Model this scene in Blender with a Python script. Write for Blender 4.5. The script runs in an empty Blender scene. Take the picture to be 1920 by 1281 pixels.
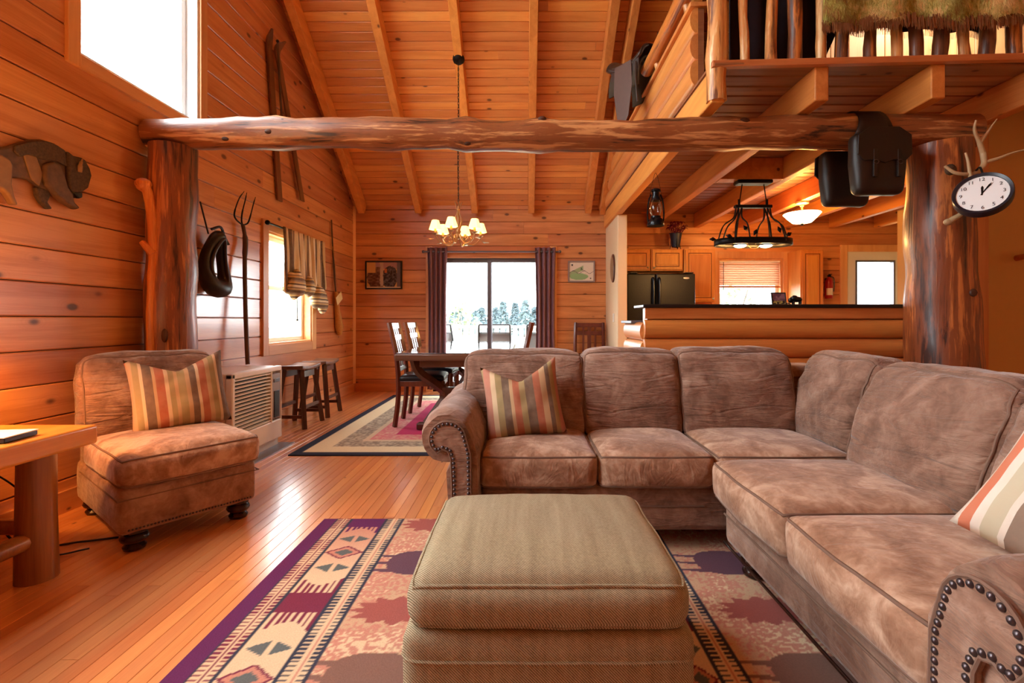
import bpy, bmesh, math, random
import numpy as np
from mathutils import Vector, Matrix, Euler, noise as mnoise

random.seed(7)
R = math.radians
SC = bpy.context.scene
COL = SC.collection

# ------------------------------------------------------------------ camera, world, exposure
cam_data = bpy.data.cameras.new('camera')
cam_data.sensor_width = 36.0
cam_data.lens = 900.0 / 1920.0 * 36.0
cam_data.shift_x = -25.0 / 1920.0
cam_data.shift_y = -40.5 / 1920.0
cam_data.clip_start = 0.02
cam_data.clip_end = 500
cam = bpy.data.objects.new('camera', cam_data)
cam.location = (0, 0, 1.05)
cam.rotation_euler = (R(90), 0, 0)
COL.objects.link(cam)
SC.camera = cam

world = bpy.data.worlds.new('overcast_sky')
SC.world = world
world.use_nodes = True
wb = world.node_tree.nodes['Background']
wb.inputs['Color'].default_value = (0.93, 0.96, 1.0, 1)
wb.inputs['Strength'].default_value = 9.0

SC.view_settings.view_transform = 'Standard'
SC.view_settings.look = 'None'
SC.view_settings.exposure = 1.2
SC.view_settings.gamma = 1.0
SC.view_settings.use_curve_mapping = False
SC.cycles.max_bounces = 9
SC.cycles.diffuse_bounces = 6
SC.cycles.glossy_bounces = 4
SC.cycles.transmission_bounces = 5
SC.cycles.transparent_max_bounces = 10
SC.cycles.caustics_reflective = False
SC.cycles.caustics_refractive = False
SC.cycles.sample_clamp_indirect = 8.0


def portal(name, center, direction, w, h):
    """marks a window opening so that the daylight coming through it is sampled well"""
    d = bpy.data.lights.new(name, 'AREA')
    d.shape = 'RECTANGLE'
    d.size, d.size_y = w, h
    d.cycles.is_portal = True
    o = bpy.data.objects.new(name, d)
    o.location = center
    o.rotation_euler = Vector(direction).to_track_quat('-Z', 'Z').to_euler()
    COL.objects.link(o)


# main sizes of the house (metres; camera stands at x=0, y=0)
XL, XR, YB, YF = -2.52, 5.6, 7.05, -2.05     # inner faces of left, right, dining/kitchen wall, rear wall
CZ, SL = 2.735, 0.768                        # ceiling height at the dining wall, roof slope
YRIDGE = 2.5
LOFT_Z = 2.40                                # underside of the loft joists


def ceil_z(y):
    return CZ + (YB - y) * SL if y >= YRIDGE else CZ + (y - YF) * SL


OPEN_L = [(2.70, 3.70, 2.545, 4.90), (0.75, 2.05, 2.545, 4.90), (4.68, 5.64, 0.80, 1.92), (0.65, 1.85, 0.85, 2.15)]   # y0 y1 z0 z1
OPEN_B = [(-1.36, 0.36, 0.02, 2.03), (2.82, 3.78, 0.95, 1.95), (4.72, 5.52, 0.02, 2.05)]                         # x0 x1 z0 z1
OPEN_R = []
for i, (a, b, c, d) in enumerate(OPEN_L):
    portal('daylight_portal', (XL - 0.2, (a + b) / 2, (c + d) / 2), (1, 0, 0), b - a, d - c)
for i, (a, b, c, d) in enumerate(OPEN_B):
    portal('daylight_portal', ((a + b) / 2, YB + 0.2, (c + d) / 2), (0, -1, 0), b - a, d - c)
for i, (a, b, c, d) in enumerate(OPEN_R):
    portal('daylight_portal', ((a + b) / 2, YF - 0.2, (c + d) / 2), (0, 1, 0), b - a, d - c)


# ------------------------------------------------------------------ helpers
def lin(r, g, b):
    f = lambda c: (c / 255 / 12.92) if c <= 10 else (((c / 255) + 0.055) / 1.055) ** 2.4
    return (f(r), f(g), f(b), 1.0)


def tag(o, label=None, cat=None, group=None, kind=None):
    if label: o['label'] = label
    if cat: o['category'] = cat
    if group: o['group'] = group
    if kind: o['kind'] = kind
    return o


def thing(name, loc=(0, 0, 0), rz=0.0, label=None, cat=None, group=None):
    o = bpy.data.objects.new(name, None)
    o.empty_display_size = 0.1
    o.location = loc
    o.rotation_euler = (0, 0, rz)
    COL.objects.link(o)
    return tag(o, label, cat, group)


def copy_tree(o, loc=None, rz=None, label=None, parent=None):
    c = o.copy()
    COL.objects.link(c)
    if parent is not None: c.parent = parent
    if loc is not None: c.location = loc
    if rz is not None: c.rotation_euler = (0, 0, rz)
    if label: c['label'] = label
    for ch in list(o.children):
        copy_tree(ch, parent=c)
    return c


def frame_of(t):
    t = Vector(t).normalized()
    a = Vector((0, 0, 1)) if abs(t.z) < 0.9 else Vector((1, 0, 0))
    u = t.cross(a).normalized()
    return t, u, u.cross(t).normalized()


class MB:
    """collects shapes into one mesh"""
    def __init__(s):
        s.v, s.f = [], []

    def add(s, vs, fs, M=None):
        b = len(s.v)
        s.v += [tuple(M @ Vector(p)) if M is not None else tuple(p) for p in vs]
        s.f += [tuple(b + i for i in f) for f in fs]
        return s

    def box(s, x0, x1, y0, y1, z0, z1, M=None):
        vs = [(x, y, z) for z in (z0, z1) for y in (y0, y1) for x in (x0, x1)]
        fs = [(0, 2, 3, 1), (4, 5, 7, 6), (0, 1, 5, 4), (2, 6, 7, 3), (0, 4, 6, 2), (1, 3, 7, 5)]
        return s.add(vs, fs, M)

    def frame(s, a0, a1, b0, b1, t, d0, d1, plane='xz', tb=None):
        """rectangular frame of four bars that meet without overlapping"""
        tb = t if tb is None else tb
        for (p, q, u, v) in ((a0, a0 + t, b0, b1), (a1 - t, a1, b0, b1), (a0 + t, a1 - t, b0, b0 + tb), (a0 + t, a1 - t, b1 - tb, b1)):
            s.box(p, q, d0, d1, u, v) if plane == 'xz' else s.box(d0, d1, p, q, u, v)
        return s

    def tube(s, pts, r, n=8, cap=True, jit=0.0, jf=3.0, flat=1.0, M=None, closed=False):
        pts = [Vector(p) for p in pts]
        m = len(pts)
        rad = [r] * m if not hasattr(r, '__len__') else list(r)
        vs = []
        tang = []
        for i in range(m):
            if closed:
                tang.append((pts[(i + 1) % m] - pts[i - 1]).normalized())
            else:
                tang.append((pts[min(i + 1, m - 1)] - pts[max(i - 1, 0)]).normalized())
        t, u, w = frame_of(tang[0])
        for i in range(m):
            t = tang[i]
            u = (u - t * u.dot(t)).normalized()
            w = t.cross(u).normalized()
            for k in range(n):
                a = 2 * math.pi * k / n
                d = u * math.cos(a) + w * math.sin(a) * flat
                rr = rad[i]
                if jit:
                    q = pts[i] + d * rr
                    rr *= 1 + jit * mnoise.noise(Vector((q.x * jf, q.y * jf, q.z * jf)))
                vs.append(pts[i] + d * rr)
        fs = []
        for i in range(m if closed else m - 1):
            for k in range(n):
                a, b = i * n + k, i * n + (k + 1) % n
                c, d = ((i + 1) % m) * n + (k + 1) % n, ((i + 1) % m) * n + k
                fs.append((a, b, c, d))
        if cap and not closed:
            fs.append(tuple(range(n - 1, -1, -1)))
            fs.append(tuple((m - 1) * n + k for k in range(n)))
        return s.add(vs, fs, M)

    def cyl(s, p0, p1, r0, r1=None, n=16, M=None):
        return s.tube([p0, p1], [r0, r0 if r1 is None else r1], n, M=M)

    def lathe(s, prof, n=24, c=(0, 0, 0), M=None, cap=True):
        vs, fs = [], []
        for (r, z) in prof:
            for k in range(n):
                a = 2 * math.pi * k / n
                vs.append((c[0] + r * math.cos(a), c[1] + r * math.sin(a), c[2] + z))
        for i in range(len(prof) - 1):
            for k in range(n):
                fs.append((i * n + k, i * n + (k + 1) % n, (i + 1) * n + (k + 1) % n, (i + 1) * n + k))
        if cap:
            fs.append(tuple(range(n - 1, -1, -1)))
            fs.append(tuple((len(prof) - 1) * n + k for k in range(n)))
        return s.add(vs, fs, M)

    def prism(s, poly, a0, a1, axis='x', M=None):
        """polygon in the two other axes, pushed from a0 to a1 along axis"""
        def p3(a, p):
            return {'x': (a, p[0], p[1]), 'y': (p[0], a, p[1]), 'z': (p[0], p[1], a)}[axis]
        n = len(poly)
        vs = [p3(a0, p) for p in poly] + [p3(a1, p) for p in poly]
        fs = [tuple(range(n - 1, -1, -1)), tuple(range(n, 2 * n))]
        fs += [(i, (i + 1) % n, n + (i + 1) % n, n + i) for i in range(n)]
        return s.add(vs, fs, M)

    def ball(s, c, r, n=12, m=8, sc=(1, 1, 1), M=None):
        prof = [(max(1e-4, math.sin(math.pi * i / m)) * r, -math.cos(math.pi * i / m) * r) for i in range(m + 1)]
        T = Matrix.Translation(c) @ Matrix.Diagonal((*sc, 1))
        return s.lathe(prof, n, M=(M @ T) if M is not None else T)

    def sheet(s, fn, nu, nv, M=None, closed_u=False):
        vs = [fn(i / (nu - (0 if closed_u else 1)), j / (nv - 1)) for j in range(nv) for i in range(nu)]
        fs = []
        for j in range(nv - 1):
            for i in range(nu if closed_u else nu - 1):
                k = (i + 1) % nu
                fs.append((j * nu + i, j * nu + k, (j + 1) * nu + k, (j + 1) * nu + i))
        return s.add(vs, fs, M)

    def mesh(s, name, smooth=35):
        me = bpy.data.meshes.new(name)
        me.from_pydata(s.v, [], s.f)
        bm = bmesh.new()
        bm.from_mesh(me)
        bmesh.ops.recalc_face_normals(bm, faces=bm.faces)
        bm.to_mesh(me)
        bm.free()
        if smooth:
            me.polygons.foreach_set('use_smooth', [True] * len(me.polygons))
            me.set_sharp_from_angle(angle=R(smooth))
        return me

    def build(s, name, mat=None, parent=None, world=False, bev=0.0, smooth=35, solid=0.0, sub=0, seg=2, loc=None):
        o = bpy.data.objects.new(name, s.mesh(name, smooth))
        COL.objects.link(o)
        if mat: o.data.materials.append(mat)
        if loc is not None: o.location = loc
        if parent is not None:
            o.parent = parent
            if world: o.location = -parent.location
        if solid:
            m = o.modifiers.new('solid', 'SOLIDIFY'); m.thickness = solid; m.offset = 0
        if sub:
            m = o.modifiers.new('sub', 'SUBSURF'); m.levels = sub; m.render_levels = sub
        if bev:
            m = o.modifiers.new('bevel', 'BEVEL'); m.width = bev; m.segments = seg
            m.limit_method = 'ANGLE'; m.angle_limit = R(40); m.harden_normals = False
        return o


def inst(me, name, parent=None, loc=(0, 0, 0), mat4=None, mat=None):
    o = bpy.data.objects.new(name, me)
    COL.objects.link(o)
    if mat and not me.materials: me.materials.append(mat)
    if mat4 is not None: o.matrix_local = mat4
    else: o.location = loc
    if parent is not None: o.parent = parent
    return o


def basis(x, y, z, loc=(0, 0, 0), sx=1.0):
    x, y, z = Vector(x) * sx, Vector(y), Vector(z)
    return Matrix(((x[0], y[0], z[0], loc[0]), (x[1], y[1], z[1], loc[1]), (x[2], y[2], z[2], loc[2]), (0, 0, 0, 1)))


def bez(p, n=12):
    """smooth curve through the points (Catmull-Rom)"""
    p = [Vector(q) for q in p]
    q = [p[0] * 2 - p[1]] + p + [p[-1] * 2 - p[-2]]
    out = []
    for i in range(1, len(q) - 2):
        for k in range(n):
            t = k / n
            a, b, c, d = q[i - 1], q[i], q[i + 1], q[i + 2]
            out.append(0.5 * ((2 * b) + (c - a) * t + (2 * a - 5 * b + 4 * c - d) * t * t + (3 * b - a - 3 * c + d) * t ** 3))
    out.append(p[-1])
    return out


def lerp(a, b, t): return a + (b - a) * t


def interp(t, xs, ys):
    return float(np.interp(t, xs, ys))


# soft cushion: a cube surface rounded, crowned and wrinkled; seams follow the same map
def cushion_map(w, d, h, r, puff=(0.03, 0.0, 0.02), seed=0, amp=0.004, deform=None):
    hw, hd, hh = w / 2, d / 2, h / 2

    def f(a):
        ax, ay, az = a
        p = Vector((ax * hw, ay * hd, az * hh))
        q = Vector((max(-(hw - r), min(hw - r, p.x)), max(-(hd - r), min(hd - r, p.y)), max(-(hh - r), min(hh - r, p.z))))
        e = p - q
        if e.length > 1e-9: p = q + e.normalized() * r
        p.z += puff[0] * max(0, az) * (1 - ax ** 4) * (1 - ay ** 4) - puff[0] * 0.3 * max(0, -az) * (1 - ax ** 2) * (1 - ay ** 2)
        p.x += (1 if ax > 0 else -1) * abs(ax) ** 3 * puff[1] * (1 - ay ** 2) * (1 - az ** 2)
        p.y += (1 if ay > 0 else -1) * abs(ay) ** 3 * puff[2] * (1 - ax ** 4) * (1 - az ** 2)
        if deform: p = deform(p, a)
        n = mnoise.noise(Vector((p.x * 6 + seed * 9.1, p.y * 6, p.z * 6))) * amp + mnoise.noise(Vector((p.x * 17 + seed, p.y * 17, p.z * 17))) * amp * 0.4
        return p + (p.normalized() * n)
    return f


def cushion(f, n=18, nz=10):
    mb = MB()
    def sp(k, m):
        t = -1 + 2 * k / m
        return math.sin(t * math.pi / 2) * 0.55 + t * 0.45
    idx = {}
    def vid(a):
        key = tuple(round(x, 5) for x in a)
        if key not in idx:
            idx[key] = len(mb.v)
            mb.v.append(tuple(f(a)))
        return idx[key]
    dims = (n, n, nz)
    for ax in range(3):
        u, v = (ax + 1) % 3, (ax + 2) % 3
        for sgn in (-1, 1):
            for i in range(dims[u]):
                for j in range(dims[v]):
                    c = []
                    for (di, dj) in ((0, 0), (1, 0), (1, 1), (0, 1)):
                        a = [0, 0, 0]
                        a[ax] = sgn; a[u] = sp(i + di, dims[u]); a[v] = sp(j + dj, dims[v])
                        c.append(vid(a))
                    mb.f.append(tuple(c))
    return mb


def rim(f, axis, sgn, r=0.005, n=16, off=0.0):
    """piping along the rim of one face of the cushion"""
    mb = MB()
    u, v = (axis + 1) % 3, (axis + 2) % 3
    pts = []
    for (a0, a1) in (((-1, -1), (1, -1)), ((1, -1), (1, 1)), ((1, 1), (-1, 1)), ((-1, 1), (-1, -1))):
        for k in range(n):
            a = [0, 0, 0]
            a[axis] = sgn; a[u] = lerp(a0[0], a1[0], k / n); a[v] = lerp(a0[1], a1[1], k / n)
            p = f(a)
            pts.append(p + p.normalized() * off)
    mb.tube(pts, r, 6, closed=True)
    return mb


# ------------------------------------------------------------------ materials
MATS = {}


class NT:
    def __init__(s, name, rough=0.6, spec=0.4):
        s.m = bpy.data.materials.new(name)
        s.m.use_nodes = True
        s.t = s.m.node_tree
        s.b = s.t.nodes['Principled BSDF']
        s.b.inputs['Roughness'].default_value = rough
        s.b.inputs['Specular IOR Level'].default_value = spec

    def n(s, typ, ins=None, **kw):
        nd = s.t.nodes.new('ShaderNode' + typ)
        for k, v in kw.items(): setattr(nd, k, v)
        for k, v in (ins or {}).items(): s.set(nd.inputs[k], v)
        return nd

    def set(s, sock, v):
        if isinstance(v, bpy.types.NodeSocket): s.t.links.new(v, sock)
        elif isinstance(v, bpy.types.Node): s.t.links.new(v.outputs[0], sock)
        else: sock.default_value = v

    def math(s, op, a, b=0.0, c=0.0, clamp=False):
        nd = s.n('Math', operation=op, use_clamp=clamp)
        for i, v in enumerate((a, b, c)): s.set(nd.inputs[i], v)
        return nd.outputs[0]

    def mix(s, fac, a, b, typ='MIX'):
        nd = s.n('Mix', data_type='RGBA', blend_type=typ)
        s.set(nd.inputs[0], fac); s.set(nd.inputs[6], a); s.set(nd.inputs[7], b)
        return nd.outputs[2]

    def ramp(s, fac, stops, mode='LINEAR'):
        nd = s.n('ValToRGB')
        nd.color_ramp.interpolation = mode
        el = nd.color_ramp.elements
        while len(el) < len(stops): el.new(0.5)
        for e, (p, c) in zip(el, stops): e.position = p; e.color = c
        s.set(nd.inputs[0], fac)
        return nd.outputs[0]

    def coord(s, space='object'):
        return s.n('NewGeometry').outputs['Position'] if space == 'world' else s.n('TexCoord').outputs['Object']

    def map(s, vec, scale=(1, 1, 1), loc=(0, 0, 0), rot=(0, 0, 0)):
        return s.n('Mapping', {'Vector': vec, 'Scale': scale, 'Location': loc, 'Rotation': rot}).outputs[0]

    def noise(s, vec, scale=5, detail=3, rough=0.5, dist=0.0):
        return s.n('TexNoise', {'Vector': vec, 'Scale': scale, 'Detail': detail, 'Roughness': rough, 'Distortion': dist}).outputs[0]

    def bump(s, h, strength=0.3, dist=0.01, normal=None):
        nd = s.n('Bump', {'Height': h, 'Strength': strength, 'Distance': dist})
        if normal is not None: s.set(nd.inputs['Normal'], normal)
        return nd.outputs[0]

    def done(s, color=None, normal=None, rough=None):
        if color is not None: s.set(s.b.inputs['Base Color'], color)
        if normal is not None: s.set(s.b.inputs['Normal'], normal)
        if rough is not None: s.set(s.b.inputs['Roughness'], rough)
        return s.m


def plain(name, rgb, rough=0.5, metal=0.0, spec=0.4, grain=0.06, gs=30):
    k = NT(name, rough, spec)
    k.b.inputs['Metallic'].default_value = metal
    v = k.coord()
    f = k.noise(v, gs, 3)
    c = lin(*rgb)
    d = tuple(x * (1 - grain * 2.5) for x in c[:3]) + (1,)
    return k.done(k.mix(f, d, c), k.bump(f, 0.05, 0.002))


def wood(name, light, dark, knot=(70, 30, 14), axis='X', space='world', kn=0.12, rough=0.5, coat=0.0, var=0.28, gs=1.0, contrast=1.0, bump=0.12, ks=1.0, cr=0.12):
    k = NT(name, rough, 0.35)
    pos = k.coord(space)
    rnd = k.n('ObjectInfo').outputs['Random']
    off = k.n('CombineXYZ', {'X': k.math('MULTIPLY', rnd, 31.7), 'Y': k.math('MULTIPLY', rnd, 57.3), 'Z': k.math('MULTIPLY', rnd, 17.9)})
    vec = k.n('VectorMath', operation='ADD')
    k.set(vec.inputs[0], pos); k.set(vec.inputs[1], off)
    vec = vec.outputs[0]
    i = 'XYZ'.index(axis)
    def sc(al, ac):
        q = [ac * gs] * 3; q[i] = al * gs
        return tuple(q)
    n1 = k.noise(k.map(vec, sc(0.9, 13)), 1, 4, 0.55, 0.8)
    n2 = k.noise(k.map(vec, sc(5, 190)), 1, 3, 0.6)
    n3 = k.noise(k.map(vec, sc(0.5, 2.2)), 1, 2, 0.5)
    vo = k.n('TexVoronoi', {'Vector': k.map(vec, tuple(x * ks for x in sc(2.6, 4.6))), 'Scale': 1.0, 'Randomness': 1.0})
    kd = vo.outputs['Distance']
    g = k.math('ADD', k.math('MULTIPLY', n1, 0.75 * contrast), k.math('MULTIPLY', n2, 0.3 * contrast))
    g = k.math('ADD', g, 0.5 - 0.5 * contrast, 0, True)
    col = k.ramp(g, [(0.3, lin(*dark)), (0.68, lin(*light))])
    ring = k.math('SINE', k.math('MULTIPLY', kd, 95))
    near = k.math('SUBTRACT', 1.0, k.math('DIVIDE', kd, kn * 2.4), 0, True)
    col = k.mix(k.math('MULTIPLY', near, k.math('MULTIPLY_ADD', ring, 0.2, 0.35)), col, lin(*dark))
    kc = k.ramp(k.math('DIVIDE', kd, kn), [(0.55, (1, 1, 1, 1)), (1.0, (0, 0, 0, 1))])
    col = k.mix(k.math('MULTIPLY', kc, 0.85), col, lin(*knot))
    val = k.math('ADD', k.math('MULTIPLY_ADD', rnd, var, 1 - var / 2), k.math('MULTIPLY_ADD', n3, 0.3, -0.15))
    hsv = k.n('HueSaturation', {'Hue': k.math('MULTIPLY_ADD', rnd, 0.012, 0.494), 'Saturation': 1.0, 'Value': val, 'Color': col})
    k.b.inputs['Coat Weight'].default_value = coat
    k.b.inputs['Coat Roughness'].default_value = cr
    return k.done(hsv.outputs[0], k.bump(k.math('ADD', n2, k.math('MULTIPLY', n1, 0.6)), bump, 0.004))


def peeled_log(name, axis, light=(205, 130, 70), mid=(128, 66, 34), dark=(62, 28, 16)):
    """peeled log with bark streaks left on it"""
    k = NT(name, 0.42, 0.4)
    v = k.coord('world')
    i = 'XYZ'.index(axis)
    q = [14.0] * 3; q[i] = 1.1
    q2 = [42.0] * 3; q2[i] = 3.0
    a = k.noise(k.map(v, tuple(q)), 1, 5, 0.6, 0.9)
    b = k.noise(k.map(v, tuple(q2)), 1, 4, 0.65, 0.4)
    c = k.noise(v, 2.2, 3)
    f = k.math('ADD', k.math('MULTIPLY', a, 0.62), k.math('ADD', k.math('MULTIPLY', b, 0.28), k.math('MULTIPLY', c, 0.14)))
    col = k.ramp(f, [(0.43, lin(*dark)), (0.495, lin(*mid)), (0.55, lin(*mid)), (0.60, lin(*light))])
    k.b.inputs['Coat Weight'].default_value = 0.25
    k.b.inputs['Coat Roughness'].default_value = 0.25
    return k.done(col, k.bump(k.math('ADD', a, k.math('MULTIPLY', b, 0.5)), 0.5, 0.012))


def suede(name, base, lightc, darkc, wr=0.5, wscale=(3, 3, 16), blotch=5.0, crease=0.0):
    k = NT(name, 0.85, 0.15)
    v = k.coord()
    wv = k.coord('world')
    n1 = k.noise(wv, blotch, 4, 0.6, 1.2)
    n2 = k.noise(wv, blotch * 4, 3, 0.6, 1.0)
    fine = k.noise(wv, 260, 2)
    f = k.math('ADD', k.math('MULTIPLY', n1, 0.7), k.math('MULTIPLY', n2, 0.3))
    col = k.ramp(f, [(0.37, lin(*darkc)), (0.5, lin(*base)), (0.64, lin(*lightc))])
    w = k.noise(k.map(v, wscale), 1.6, 4, 0.55, 1.4)
    w = k.math('ABSOLUTE', k.math('SUBTRACT', w, 0.5))
    if crease:
        c2 = k.noise(k.map(v, (0.9, 1.5, 5.0), (3.1, 1.7, 5.3)), 1.8, 1.5, 0.4, 1.0)
        c2 = k.math('MINIMUM', k.math('MULTIPLY', k.math('ABSOLUTE', k.math('SUBTRACT', c2, 0.5)), 16.0), 1.0)
        w = k.math('ADD', w, k.math('MULTIPLY', c2, crease))
    k.b.inputs['Sheen Weight'].default_value = 0.35
    k.b.inputs['Sheen Roughness'].default_value = 0.4
    b1 = k.bump(fine, 0.08, 0.002)
    return k.done(col, k.bump(w, wr, 0.03, b1))


def stripes(name, cols, period, axis='X', space='object', rough=0.85, shift=0.0, noise=0.01):
    """woven stripes; cols = [(start 0..1, rgb)] repeating every period metres"""
    k = NT(name, rough, 0.15)
    v = k.coord(space)
    sx = k.n('SeparateXYZ', {'Vector': v}).outputs['XYZ'.index(axis)]
    n = k.noise(v, 9, 2)
    u = k.math('ADD', k.math('MULTIPLY_ADD', sx, 1 / period, 50 + shift), k.math('MULTIPLY_ADD', n, noise, -noise / 2))
    fr = k.math('FRACT', u)
    col = k.ramp(fr, [(p, lin(*c)) for p, c in cols], 'CONSTANT')
    weave = k.noise(v, 240, 2)
    blot = k.noise(v, 30, 3)
    col = k.mix(k.math('MULTIPLY', blot, 0.35), col, lin(190, 160, 130))
    return k.done(col, k.bump(weave, 0.12, 0.002))


def emit(name, rgb, strength):
    k = NT(name, 0.6)
    k.b.inputs['Base Color'].default_value = lin(*rgb)
    k.b.inputs['Emission Color'].default_value = lin(*rgb)
    k.b.inputs['Emission Strength'].default_value = strength
    return k.m


def attr_mat(name, rough=0.9, fine=120, bump=0.3, mottle=0.25):
    """colours of a woven or printed pattern stored per vertex"""
    k = NT(name, rough, 0.15)
    a = k.n('Attribute', attribute_name='pattern').outputs['Color']
    v = k.coord('world')
    n = k.noise(v, fine, 3, 0.7)
    k2 = k.math('MULTIPLY_ADD', n, mottle * 2, 1 - mottle)
    c = k.n('VectorMath', operation='SCALE')
    k.set(c.inputs[0], a); k.set(c.inputs['Scale'], k2)
    return k.done(c.outputs[0], k.bump(n, bump, 0.004))


def pane_glass(name):
    m = bpy.data.materials.new(name)
    m.use_nodes = True
    t = m.node_tree
    t.nodes.clear()
    out = t.nodes.new('ShaderNodeOutputMaterial')
    mx = t.nodes.new('ShaderNodeMixShader')
    tr = t.nodes.new('ShaderNodeBsdfTransparent')
    gl = t.nodes.new('ShaderNodeBsdfGlossy')
    lw = t.nodes.new('ShaderNodeLayerWeight')
    lw.inputs['Blend'].default_value = 0.5
    pw = t.nodes.new('ShaderNodeMath')
    pw.operation = 'POWER'
    pw.inputs[1].default_value = 4.0
    ml = t.nodes.new('ShaderNodeMath')
    ml.operation = 'MULTIPLY_ADD'
    ml.inputs[1].default_value = 0.5
    ml.inputs[2].default_value = 0.04
    gl.inputs['Roughness'].default_value = 0.02
    tr.inputs['Color'].default_value = (0.96, 0.985, 0.98, 1)
    t.links.new(lw.outputs['Facing'], pw.inputs[0])
    t.links.new(pw.outputs[0], ml.inputs[0])
    t.links.new(ml.outputs[0], mx.inputs[0])
    t.links.new(tr.outputs[0], mx.inputs[1])
    t.links.new(gl.outputs[0], mx.inputs[2])
    t.links.new(mx.outputs[0], out.inputs[0])
    return m


M = MATS
M['wall_y'] = wood('pine_wall_along', (214, 146, 94), (184, 110, 62), axis='Y', rough=0.38, coat=0.9, cr=0.2, contrast=1.35, kn=0.14, ks=1.25)
M['wall_x'] = wood('pine_wall_across', (210, 140, 88), (176, 102, 56), axis='X', rough=0.42, coat=0.25, cr=0.28, contrast=1.3, kn=0.14, ks=1.25)
M['ceil'] = wood('pine_ceiling', (228, 156, 86), (200, 120, 58), axis='X', rough=0.4, coat=0.2, cr=0.28, ks=1.15)
M['rafter'] = wood('pine_rafter', (222, 146, 76), (190, 112, 52), axis='Y', rough=0.45, kn=0.09)
M['trim_y'] = wood('pine_trim_along', (226, 170, 116), (206, 142, 88), axis='Y', rough=0.4, kn=0.06, coat=0.15)
M['trim_z'] = wood('pine_trim_upright', (222, 166, 112), (200, 136, 84), axis='Z', rough=0.4, kn=0.06, coat=0.15)
M['trim_x'] = wood('pine_trim_level', (205, 128, 74), (176, 98, 50), axis='X', rough=0.4, kn=0.06, coat=0.15)
M['floor'] = wood('oak_floor', (230, 162, 102), (204, 126, 72), axis='Y', rough=0.3, coat=0.9, var=0.36, cr=0.19, kn=0.05, bump=0.04)
M['deck'] = wood('loft_deck_boards', (164, 108, 70), (118, 70, 42), axis='X', rough=0.5, kn=0.07)
M['siding_y'] = wood('log_siding_along', (222, 150, 82), (190, 112, 52), axis='Y', rough=0.4, kn=0.06, var=0.12, coat=0.2)
M['siding_x'] = wood('log_siding_across', (216, 138, 68), (180, 100, 42), axis='X', rough=0.38, kn=0.06, var=0.12, coat=0.2)
M['cab'] = wood('oak_cabinet', (216, 142, 66), (186, 110, 44), axis='Z', space='object', rough=0.4, kn=0.02, var=0.1)
M['darkwood'] = wood('dark_stained_wood', (96, 52, 34), (52, 26, 18), axis='Z', space='object', rough=0.35, kn=0.02, var=0.2, coat=0.2)
M['darkwood_x'] = wood('dark_stained_tabletop', (120, 78, 56), (74, 42, 30), axis='X', space='object', rough=0.35, kn=0.03, var=0.1, coat=0.3)
M['log_z'] = peeled_log('peeled_log_upright', 'Z', light=(190, 112, 56))
M['log_x'] = peeled_log('peeled_log_level', 'X', light=(208, 150, 98), mid=(142, 82, 46), dark=(58, 30, 20))
M['log_y'] = peeled_log('peeled_log_along', 'Y', light=(216, 142, 70), mid=(200, 120, 54), dark=(120, 60, 28))
M['pole'] = peeled_log('peeled_pole', 'Z', light=(236, 196, 140), mid=(206, 140, 78), dark=(110, 62, 34))
M['pole_dark'] = peeled_log('bark_pole', 'Z', light=(190, 116, 56), mid=(110, 62, 36), dark=(66, 36, 26))
M['backing'] = plain('dark_groove', (46, 20, 10), 0.9)
M['cream'] = plain('cream_painted_wall', (222, 196, 160), 0.7, grain=0.02)
M['tan_wall'] = plain('tan_painted_wall', (206, 172, 116), 0.7, grain=0.02)
M['white'] = plain('white_vinyl', (236, 238, 238), 0.4, grain=0.01)
M['white_paint'] = plain('white_paint', (226, 222, 212), 0.45, grain=0.02)
M['glass'] = pane_glass('clear_pane')
M['black'] = plain('black_plastic', (14, 13, 14), 0.35)
M['iron'] = plain('black_iron', (26, 22, 20), 0.45, 0.6)
M['leather'] = plain('dark_leather', (36, 22, 15), 0.45, grain=0.15, gs=60)
M['suede'] = suede('taupe_suede', (150, 114, 94), (176, 144, 124), (122, 88, 70))
M['suede_seat'] = suede('taupe_suede_seat', (166, 126, 100), (200, 166, 140), (136, 96, 72), crease=0.05, wr=0.35, wscale=(7, 5, 5), blotch=6)  # lighter suede: window light on the seat tops is put into the colour
M['suede_back'] = suede('taupe_suede_back', (140, 106, 88), (164, 132, 113), (114, 83, 67), crease=0.18, wr=0.9, wscale=(2.2, 4, 13), blotch=5)
M['piping'] = plain('brown_piping', (126, 95, 78), 0.8)


# ------------------------------------------------------------------ structure
def split_spans(a0, a1, holes):
    """[a0,a1] without the holes"""
    out, cur = [], a0
    for h0, h1 in sorted(holes):
        if h1 <= cur or h0 >= a1: continue
        if h0 > cur: out.append((cur, h0))
        cur = max(cur, h1)
    if cur < a1: out.append((cur, a1))
    return out


def wall_backing(name, mat, u0, u1, z0, z1, openings, place):
    mb = MB()
    zs = sorted({z0, z1} | {z for o in openings for z in o[2:]})
    for za, zb in zip(zs[:-1], zs[1:]):
        holes = [(o[0], o[1]) for o in openings if o[2] < zb - 1e-4 and o[3] > za + 1e-4]
        for ua, ub in split_spans(u0, u1, holes):
            place(mb, ua, ub, za, zb)
    return tag(mb.build(name, mat, smooth=0), kind='structure')


def board_mesh(name, width, thick, gap=0.004, cham=0.006):
    w = width / 2 - gap
    prof = [(-w, 0), (w, 0), (w, thick - cham), (w - cham, thick), (-w + cham, thick), (-w, thick - cham)]
    mb = MB()
    mb.prism(prof, 0, 1, 'x')
    return mb.mesh(name, smooth=0)


def segs(a0, a1, lo, hi):
    out, cur = [], a0
    while a1 - cur > hi * 1.15:
        n = cur + random.uniform(lo, hi)
        if a1 - n < lo * 0.5: break
        out.append((cur, n)); cur = n
    out.append((cur, a1))
    return out


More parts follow.
